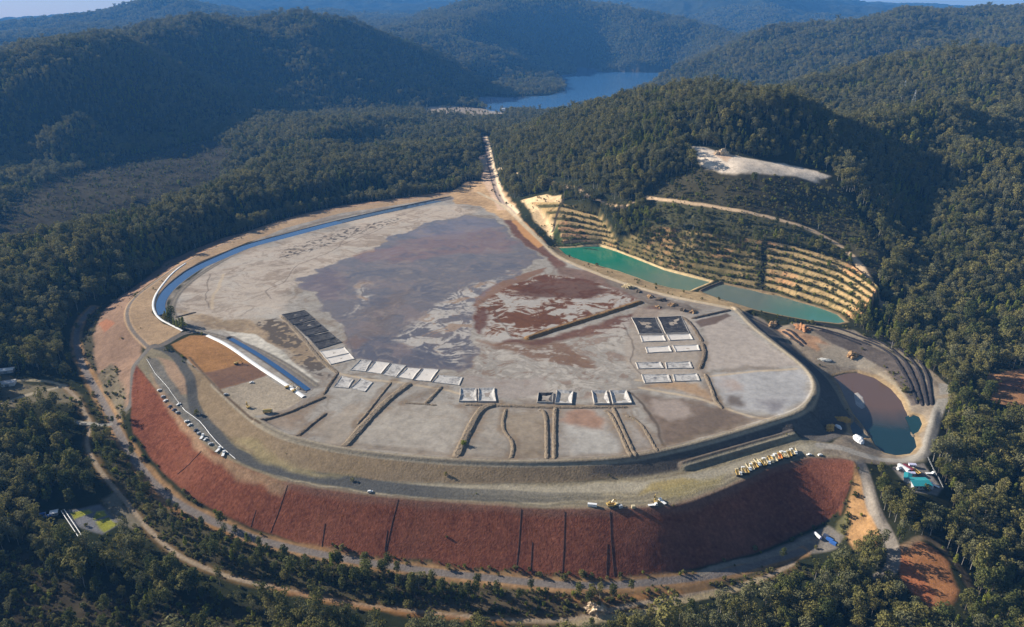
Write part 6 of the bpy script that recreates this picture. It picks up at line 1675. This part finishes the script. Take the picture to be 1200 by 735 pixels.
# the two rows of parked dump trucks on the bench
H_ = face_px((897, 548), (891, 537))
YT = make_truck(M_YEL, M_CREAM); CT = make_truck(M_CREAM, M_WHITE); OT = make_truck(M_ORG, M_YEL)
row1 = [(864 + (887 - 864) * k / 7, 556.5 + (545 - 556.5) * k / 7) for k in range(8)]
row2 = [(893 + (931 - 893) * k / 11, 543.5 + (531.5 - 543.5) * k / 11) for k in range(12)]
first = {"y": True, "c": True, "o": True}
for rn, row in (("left", row1), ("right", row2)):
    for k, (x_, y_) in enumerate(row):
        kind = "o" if (rn, k) == ("right", 6) else ("c" if (k * 7 + (3 if rn == "left" else 0)) % 3 else "y")
        words = {"y": "yellow", "c": "cream", "o": "orange"}[kind]
        lab = f"{words} dump truck, {ORD[k]} from the left in the {rn} cluster on the bench"
        src = {"y": YT, "c": CT, "o": OT}[kind]
        p = P(x_ + TR.uniform(-.6, .6), y_ + TR.uniform(-1.6, 1.6)); rz = H_ + TR.uniform(-.22, .22) + (math.pi if TR.random() < 0.25 else 0)
        if first[kind]:
            first[kind] = False; src.location = (p[0], p[1], p[2] + 0.02); src.rotation_euler = (0, 0, rz); tag(src, lab, None, f"dump trucks parked in the {rn} cluster")
        else:
            copy_thing(src, (p[0], p[1], p[2] + 0.02), rz, lab, f"dump trucks parked in the {rn} cluster")
# excavators
E1 = make_excavator(M_YEL); put(E1, 1059, 409, 2.6, "yellow excavator beside the black windrows above the pond")
for (x_, y_, a_, lab) in ((714, 592, 0.4, "big yellow excavator on the bench edge above the red face"), (291, 478, 2.2, "yellow excavator on the left edge of the working pad"), (345, 459, 0.7, "nearer excavator at the end of the white liner strip"), (337, 455, 0.3, "farther excavator at the end of the white liner strip"), (768, 589, 1.5, "excavator parked beside the white truck on the bench edge"), (277, 427, 0.2, "excavator standing in the brown sediment basin")):
    x, y, z = P(x_, y_); copy_thing(E1, (x, y, z), a_, lab, None)
x, y, z = P(719, 594); copy_thing(YT, (x, y, z), 0.2, "yellow dump truck next to the excavator above the red face", None)
# tank and machine on the pad
def tank(px, py, rz, mA, mB, label, L_=8.0, r=1.5, name="tank", cat="tank"):
    root = thing(name, label, cat); bm = bmesh.new(); cyl(bm, (0, 0, r + 0.5), r, L_, 'X', 18); link("barrel", bm, mA, root)
    bm = bmesh.new(); cyl(bm, (L_ / 2 + 0.1, 0, r + 0.5), r * 1.02, 0.5, 'X', 18); cyl(bm, (-L_ / 2 - 0.1, 0, r + 0.5), r * 1.02, 0.5, 'X', 18); link("end_cap", bm, mB, root)
    bm = bmesh.new(); box(bm, -L_ * .35, -L_ * .25, -r * .8, r * .8, 0, 0.9); box(bm, L_ * .25, L_ * .35, -r * .8, r * .8, 0, 0.9); link("cradle", bm, M_DKSTEEL, root)
    return put(root, px, py, rz, label)
tank(314, 484, 0.2, M_YEL, M_CREAM, "yellow and cream tank standing on the working pad", 9, 2.0)
tank(1053, 551, 0.5, M_WHITE, M_WHITE, "short white tank left of the white shed by the pond road", 4, 1.6)
tank(1091, 573, 1.0, M_LAV, M_WHITE, "pale tank beside the end of the teal roofed building", 3.5, 1.5)
tank(958, 630, 1.9, M_WHITE, M_LAV, "white tank in the grey yard at the toe of the red face", 7, 1.5)
# small vehicles
WSUV = make_car(M_WHITE); WUTE = make_car(M_WHITE, "ute"); SSUV = make_car(M_SILV); BUTE = make_car(M_DKBLUE, "ute"); BUTE["label"] = ""
SRC = {"white suv": WSUV, "white ute": WUTE, "silver suv": SSUV, "dark blue ute": BUTE}; fresh = set(SRC)
def car(kind, px, py, rz, label, group=None):
    x, y, z = P(px, py)
    if kind in fresh:
        fresh.discard(kind); o = SRC[kind]; o.location = (x, y, z + 0.02); o.rotation_euler = (0, 0, rz); tag(o, label, None, group)
    else:
        copy_thing(SRC[kind], (x, y, z + 0.02), rz, label, group)
HP = face_px((219, 494), (224, 491))
PARK = [(187, 458), (191, 465.5), (194, 470), (199, 477), (209.5, 474.5), (208, 484), (219, 494.5), (222.5, 498.5), (229.5, 505), (233, 508.5), (241, 515.5), (247, 521), (204, 481)]
KK = ["white suv", "silver suv", "white ute", "dark blue ute", "white ute", "silver suv", "white suv", "white ute", "dark blue ute", "silver suv", "white ute", "silver suv", "dark blue ute"]
for n_, ((x_, y_), kd) in enumerate(zip(PARK, KK)):
    order_ = sorted(range(len(PARK)), key=lambda q: PARK[q][1]).index(n_)
    car(kd, x_, y_, HP + TR.uniform(-.3, .3), f"{kd}, {ORD[order_]} counted from the far end of the bench car park", "vehicles parked along the bench edge")
for n_, (x_, y_, l_) in enumerate(((237, 513, "larger white flatbed truck between cars on the left bench"), (256, 528, "white flatbed truck second from the near end of the car park"), (262, 533, "white flatbed truck at the near end of the car park"))):
    if n_ == 0:
        FT = make_light_truck(M_WHITE, M_WHITE); put(FT, x_, y_, HP + 0.5, l_, "white trucks in the bench car park")
    else:
        x, y, z = P(x_, y_); copy_thing(FT, (x, y, z + 0.02), HP + 0.3 * n_, l_, "white trucks in the bench car park")
car("white suv", 434, 577, 0.1, "white suv alone on the dark haul road edge")
car("white ute", 948, 533.5, 0.2, "white ute nearest the right truck cluster")
car("white suv", 961, 534, 0.3, "white suv at the right end of the bench")
car("white ute", 1080, 417, 2.2, "white ute on the track above the black windrows")
car("silver suv", 265, 463, 0.4, "silver suv on the far edge of the working pad")
car("white ute", 295, 449, 0.2, "white ute beside the white liner on the working pad")
car("white suv", 1071, 600 - 46, 1.0, "white suv in the yard beside the yellow truck")
for (x_, y_, a_, l_) in ((1090, 556, 0.0, "white flatbed truck near the yard fence"), (1095, 570, 2.2, "white flatbed truck at the end of the teal building"), (776, 589, 2.1, "white flatbed truck beside the orange machine on the bench edge"), (765, 593, 0.15, "white flatbed truck parked along the bench edge")):
    x, y, z = P(x_, y_); copy_thing(FT, (x, y, z + 0.02), a_, l_, None)
x, y, z = P(1072, 554); copy_thing(YT, (x, y, z + .02), 1.9, "yellow truck parked in the yard beside the maroon shed", None)
# ------------------------------------------------------------------ buildings
M_CONC = mat("concrete", (0.36, 0.35, 0.33), 0.9, noise=0.2, nscale=0.3); M_DOOR = mat("roller_door", (0.25, 0.27, 0.28), 0.6)
def shed(px, py, rz, L_, Wd, h, roofm, wallm, label, name="shed", cat="shed", pitch=0.22, loc=None):
    root = thing(name, label, cat)
    bm = bmesh.new(); prism(bm, [(-Wd / 2, 0), (Wd / 2, 0), (Wd / 2, h), (0, h + Wd / 2 * pitch), (-Wd / 2, h)], -L_ / 2, L_ / 2)
    bmesh.ops.rotate(bm, verts=bm.verts[:], cent=(0, 0, 0), matrix=Matrix.Rotation(math.pi / 2, 3, 'Z')); link("wall", bm, wallm, root)
    bm = bmesh.new(); e = 0.5
    for s in (1, -1):
        prism(bm, [(0, h + Wd / 2 * pitch + 0.06), (s * (Wd / 2 + e), h - e * pitch + 0.06), (s * (Wd / 2 + e), h - e * pitch + 0.2), (0, h + Wd / 2 * pitch + 0.2)], -L_ / 2 - e, L_ / 2 + e)
    nr = int(L_ / 1.5)
    for k in range(nr + 1):                    # standing ribs of the sheet roof
        y = -L_ / 2 + L_ * k / nr
        for s in (1, -1):
            prism(bm, [(0, h + Wd / 2 * pitch + 0.2), (s * (Wd / 2 + e), h - e * pitch + 0.2), (s * (Wd / 2 + e), h - e * pitch + 0.27), (0, h + Wd / 2 * pitch + 0.27)], y - 0.06, y + 0.06)
    bmesh.ops.rotate(bm, verts=bm.verts[:], cent=(0, 0, 0), matrix=Matrix.Rotation(math.pi / 2, 3, 'Z')); link("roof", bm, roofm, root)
    bm = bmesh.new(); box(bm, L_ * 0.1, L_ * 0.1 + min(4, L_ * .3), -Wd / 2 - 0.06, -Wd / 2 + 0.1, 0, h * 0.8); link("door", bm, M_DOOR, root)
    for k in (-0.3, -0.1):
        bm = bmesh.new(); box(bm, L_ * k - 0.7, L_ * k + 0.7, -Wd / 2 - 0.05, -Wd / 2 + 0.1, h * 0.4, h * 0.75); link("window", bm, M_GLASS, root)
    if loc:
        root.location = loc; root.rotation_euler = (0, 0, rz); return root
    return put(root, px, py, rz, label)


HT = face_px((1067, 569), (1084, 569))
shed(1076.5, 569.5, HT, 17, 13, 4.5, M_TEAL, M_SILV, "large teal roofed building in the yard below the pond", "teal_building", "building")
shed(1063.0, 562, HT + 1.05, 11, 6, 3.6, M_TEAL, M_SILV, "narrow teal roofed wing joining the large teal building", "teal_building", "building")
shed(1058.6, 550.5, HT + 2.0, 11, 3.6, 3.0, M_WHITE, M_WHITE, "long white shed left of the maroon shed", "site_shed")
shed(1063.8, 550.5, HT + 2.0, 10, 4.2, 3.0, M_RED, M_GREY, "maroon roofed shed between white and lavender sheds", "site_shed")
shed(1068.6, 546.8, HT - 0.1, 6, 2.8, 2.6, M_LAV, M_WHITE, "small lavender shed beside the maroon shed", "site_shed")
shed(1067.5, 556.5, HT - 0.2, 6, 2.8, 2.6, M_LAV, M_SILV, "small lavender shed at the end of the maroon shed", "site_shed")
def container(px, py, rz, L_, m, label, name="container", cat="container"):
    root = thing(name, label, cat); bm = bmesh.new(); box(bm, -L_ / 2, L_ / 2, -1.25, 1.25, 0.15, 2.75, bev=0.05)
    k = -L_ / 2 + 0.4
    while k < L_ / 2 - 0.3:
        box(bm, k, k + 0.15, -1.29, 1.29, 0.3, 2.6); k += 0.45
    link("body", bm, m, root); bm = bmesh.new(); box(bm, L_ / 2 + 0.0, L_ / 2 + 0.07, -1.15, -0.03, 0.3, 2.6); box(bm, L_ / 2, L_ / 2 + 0.07, 0.03, 1.15, 0.3, 2.6); link("door", bm, M_GREY, root)
    return put(root, px, py, rz, label)
container(694, 593.5, -0.15, 8, M_WHITE, "white container alone on the bench edge above the red face")
container(972, 634, -0.9, 6, M_BLUEP, "blue container left of its twin in the toe yard")
container(976, 638, -0.9, 6, M_BLUEP, "blue container nearest the orange cut in the toe yard")
container(968, 630, -0.9, 5, M_DKBLUE, "dark container beside the white tank in the toe yard")
container(727, 595, 0.3, 3, M_SILV, "small grey skip beside the yellow machines on the bench", "skip", "skip")
container(742, 595.5, 0.1, 3, M_CREAM, "small cream skip on the bench edge", "skip", "skip")
HL = face_px((0, 440), (15, 438))
shed(3, 437, HL, 26, 9, 4, M_WHITE, M_SILV, "long white roofed shed at the far left edge", "long_shed", "shed")
shed(5, 452, HL, 24, 10, 4, M_SILV, M_WHITE, "ribbed grey roofed shed nearer than the white one", "long_shed", "shed")
shed(64, 603, 0.4, 6, 5, 3, M_WHITE, M_SILV, "small white roofed pump house by the yellow green plots", "pump_house", "pump house")
for n_, (x_, y_) in enumerate(((50, 604), (54, 607), (58, 606))):
    tank(x_, y_, 0.3, M_BLUEP, M_SILV, ORD[n_] + " blue tank from the left beside the white pump house", 5, 1.2)["group"] = "blue tanks beside the pump house"
def pipe_rack(px0, px1, label):
    a, b = Vector(P(*px0)), Vector(P(*px1)); d = b - a; n = max(3, int(d.length / 5)); root = thing("pipe_rack", label, "pipe rack", a)
    sd = Vector((-d.y, d.x, 0)).normalized()
    bm = bmesh.new()
    for s in (-1.3, 1.3):
        limb(bm, sd * s + Vector((0, 0, 2.0)), d + sd * s + Vector((0, 0, 2.0)), 0.3, 0.3, 8)
    link("pipe", bm, M_WHITE, root); bm = bmesh.new()
    for k in range(n + 1):
        p = d * (k / n)
        for s in (-1.3, 1.3):
            limb(bm, p + sd * s + Vector((0, 0, -0.3)), p + sd * s + Vector((0, 0, 2.0)), 0.12, 0.12, 6)
        limb(bm, p - sd * 1.3 + Vector((0, 0, 1.6)), p + sd * 1.3 + Vector((0, 0, 1.6)), 0.1, 0.1, 6)
    link("support_frame", bm, M_SILV, root)
pipe_rack((74, 600), (94, 630), "white pipe rack slanting beside the yellow green plots")
# white pipeline along the left bench
pl = densify([P(*p) for p in [(214, 478), (217, 481.5), (226, 488), (234, 494), (240, 501), (246, 509), (254, 518), (262, 526), (270, 533), (276, 538)]], 3)
tag(ribbon("pipeline", [(p[0], p[1], 0) for p in pl], 0.3, M_SILV, 0.05, cross=[(-0.34, 0), (-0.3, 0.3), (0, 0.5), (0.3, 0.3), (0.34, 0)]), "pale pipeline lying along the haul road by the car park", "pipeline")
pl = densify([P(*p) for p in [(172, 421), (182, 438), (195, 452), (205, 466), (213, 477)]], 3)
tag(ribbon("pipeline", [(p[0], p[1], 0) for p in pl], 0.3, M_GREY, 0.05, cross=[(-0.3, 0), (-0.25, 0.3), (0, 0.45), (0.25, 0.3), (0.3, 0)]), "grey pipeline above the far end of the car park", "pipeline")
pl = densify([P(*p) for p in [(112, 536), (125, 556), (138, 570)]], 3)
# fence round the right yard
def fence(px, label):
    pts = densify([P(*p) for p in px], 4); o = Vector(pts[0]); root = thing("yard_fence", label, "fence", o)
    bm = bmesh.new()
    for a, b in zip(pts[:-1], pts[1:]):
        for h in (0.6, 1.2, 1.8):
            limb(bm, Vector(a) - o + Vector((0, 0, h)), Vector(b) - o + Vector((0, 0, h)), 0.06, 0.06, 5)
    link("rail", bm, M_SILV, root)
    for p in pts[::1]:
        bm = bmesh.new(); limb(bm, Vector(p) - o + Vector((0, 0, -0.3)), Vector(p) - o + Vector((0, 0, 2.1)), 0.09, 0.08, 6); link("post", bm, M_SILV, root)
fence([(1087, 537), (1093, 550), (1100, 562), (1105, 573)], "grey post and rail fence along the right side of the yard")
# ------------------------------------------------------------------ pylons and the intake tower by the lake
M_GALV = mat("galvanised_steel", (0.55, 0.56, 0.57), 0.5, metal=0.3)
def pylon(px, py, h, rz, label):
    root = thing("pylon", label, "pylon"); bm = bmesh.new(); w0, w1 = h * 0.1, h * 0.018; prev = None; n = 8
    for k in range(n + 1):
        t = k / n; w = w0 * (1 - t) ** 1.3 + w1; z = h * t - (1 if k == 0 else 0); c = [Vector((sx * w, sy * w, z)) for sx, sy in ((1, 1), (1, -1), (-1, -1), (-1, 1))]
        if prev:
            for i in range(4):
                limb(bm, prev[i], c[i], 0.2, 0.2, 4); limb(bm, prev[i], c[(i + 1) % 4], 0.1, 0.1, 4); limb(bm, prev[(i + 1) % 4], c[i], 0.1, 0.1, 4); limb(bm, c[i], c[(i + 1) % 4], 0.1, 0.1, 4)
        prev = c
    link("tower", bm, M_GALV, root)
    for zz, L_ in ((0.72, 0.17), (0.84, 0.14), (0.96, 0.10)):
        bm = bmesh.new()
        for s in (-1, 1):
            limb(bm, (0, 0, h * zz + 1), (s * h * L_, 0, h * zz), 0.16, 0.1, 4); limb(bm, (0, 0, h * zz - 1), (s * h * L_, 0, h * zz), 0.16, 0.1, 4)
            limb(bm, (s * h * L_, 0, h * zz), (s * h * L_, 0, h * zz - 2.2), 0.14, 0.14, 5)
        link("crossarm", bm, M_GALV, root)
    return put(root, px, py, rz, label)
PY1 = pylon(1069, 128, 46, 1.2, "tall lattice pylon rising from the right forest")
PY2 = pylon(1058, 113, 40, 1.2, "smaller lattice pylon behind the tall one")
def wire(a, b, sag, label):
    a, b = Vector(a), Vector(b); bm = bmesh.new(); n = 24; pr = None
    for k in range(n + 1):
        t = k / n; p = a.lerp(b, t) - Vector((0, 0, sag * 4 * t * (1 - t)))
        if pr: limb(bm, pr, p, 0.09, 0.09, 4)
        pr = p
    tag(link("power_line", bm, M_GALV), label, "power line", "power lines crossing the forest left of the pylon")
fx, fy, fz = WD(868, 108, 1900)
for n_, (s_, zz) in enumerate(((-7, 33), (7, 33), (0, 44))):
    wire((PY1.location.x + s_ * .36, PY1.location.y + s_ * .93, PY1.location.z + zz), (fx + s_ * .36, fy + s_ * .93, hz(fx, fy) + zz), 9, ("lower near", "lower far", "top")[n_] + " power line running left from the tall pylon")
fx, fy, fz = P(590, 133)
root = thing("intake_tower", "white intake tower at the near shore of the far lake", "tower", (fx, fy, max(fz, -30)))
bm = bmesh.new(); box(bm, -6, 6, -6, 6, -12, 16); link("shaft", bm, M_WHITE, root)
bm = bmesh.new(); box(bm, -9, 9, -9, 9, 16, 22, (1.5, 1.5)); link("house", bm, M_WHITE, root)
a_, b_ = P(566, 131), P(612, 134)
d_ = Vector(b_) - Vector(a_); root = thing("dam_wall", "pale concrete wall along the near shore of the far lake", "dam wall", a_)
bm = bmesh.new(); n_ = 14
for k in range(n_):
    p, q = d_ * (k / n_), d_ * ((k + 1) / n_)
pr = [(-4, -14), (6, -14), (2, 6), (-2, 6)]
rows = []
for k in range(n_ + 1):
    p = d_ * (k / n_); nx, ny = d_.y / d_.length, -d_.x / d_.length
    rows.append([bm.verts.new((p.x + nx * o_, p.y + ny * o_, h_)) for o_, h_ in pr])
for r0, r1 in zip(rows[:-1], rows[1:]):
    for k in range(4):
        bm.faces.new((r0[k], r0[(k + 1) % 4], r1[(k + 1) % 4], r1[k]))
bm.faces.new(rows[0]); bm.faces.new(rows[-1][::-1]); bmesh.ops.recalc_face_normals(bm, faces=bm.faces[:])
link("wall", bm, M_CONC, root)
bm = bmesh.new()
for k in range(n_ + 1):
    p = d_ * (k / n_); box(bm, p.x - 0.3, p.x + 0.3, p.y - 0.3, p.y + 0.3, 6, 7.6)
link("parapet_post", bm, M_CONC, root)
# lone bush on the pale cell
x, y, z = P(543, 522)
copy_thing(SPROTO[2], (x, y, z), 0.3, "lone green bush on a pale tailings cell", None, (2.3, 2.3, 1.9))
x, y, z = P(1002, 582)
copy_thing(SPROTO[0], (x, y, z), 0.3, "lone dark bush on the orange cut slope", None, (2.0, 2.0, 1.6))
x, y, z = P(848, 537)
copy_thing(SPROTO[1], (x, y, z), 0.9, "lone olive bush on the berm of the raised embankment", None, (1.2, 1.2, 1.2)) if False else None
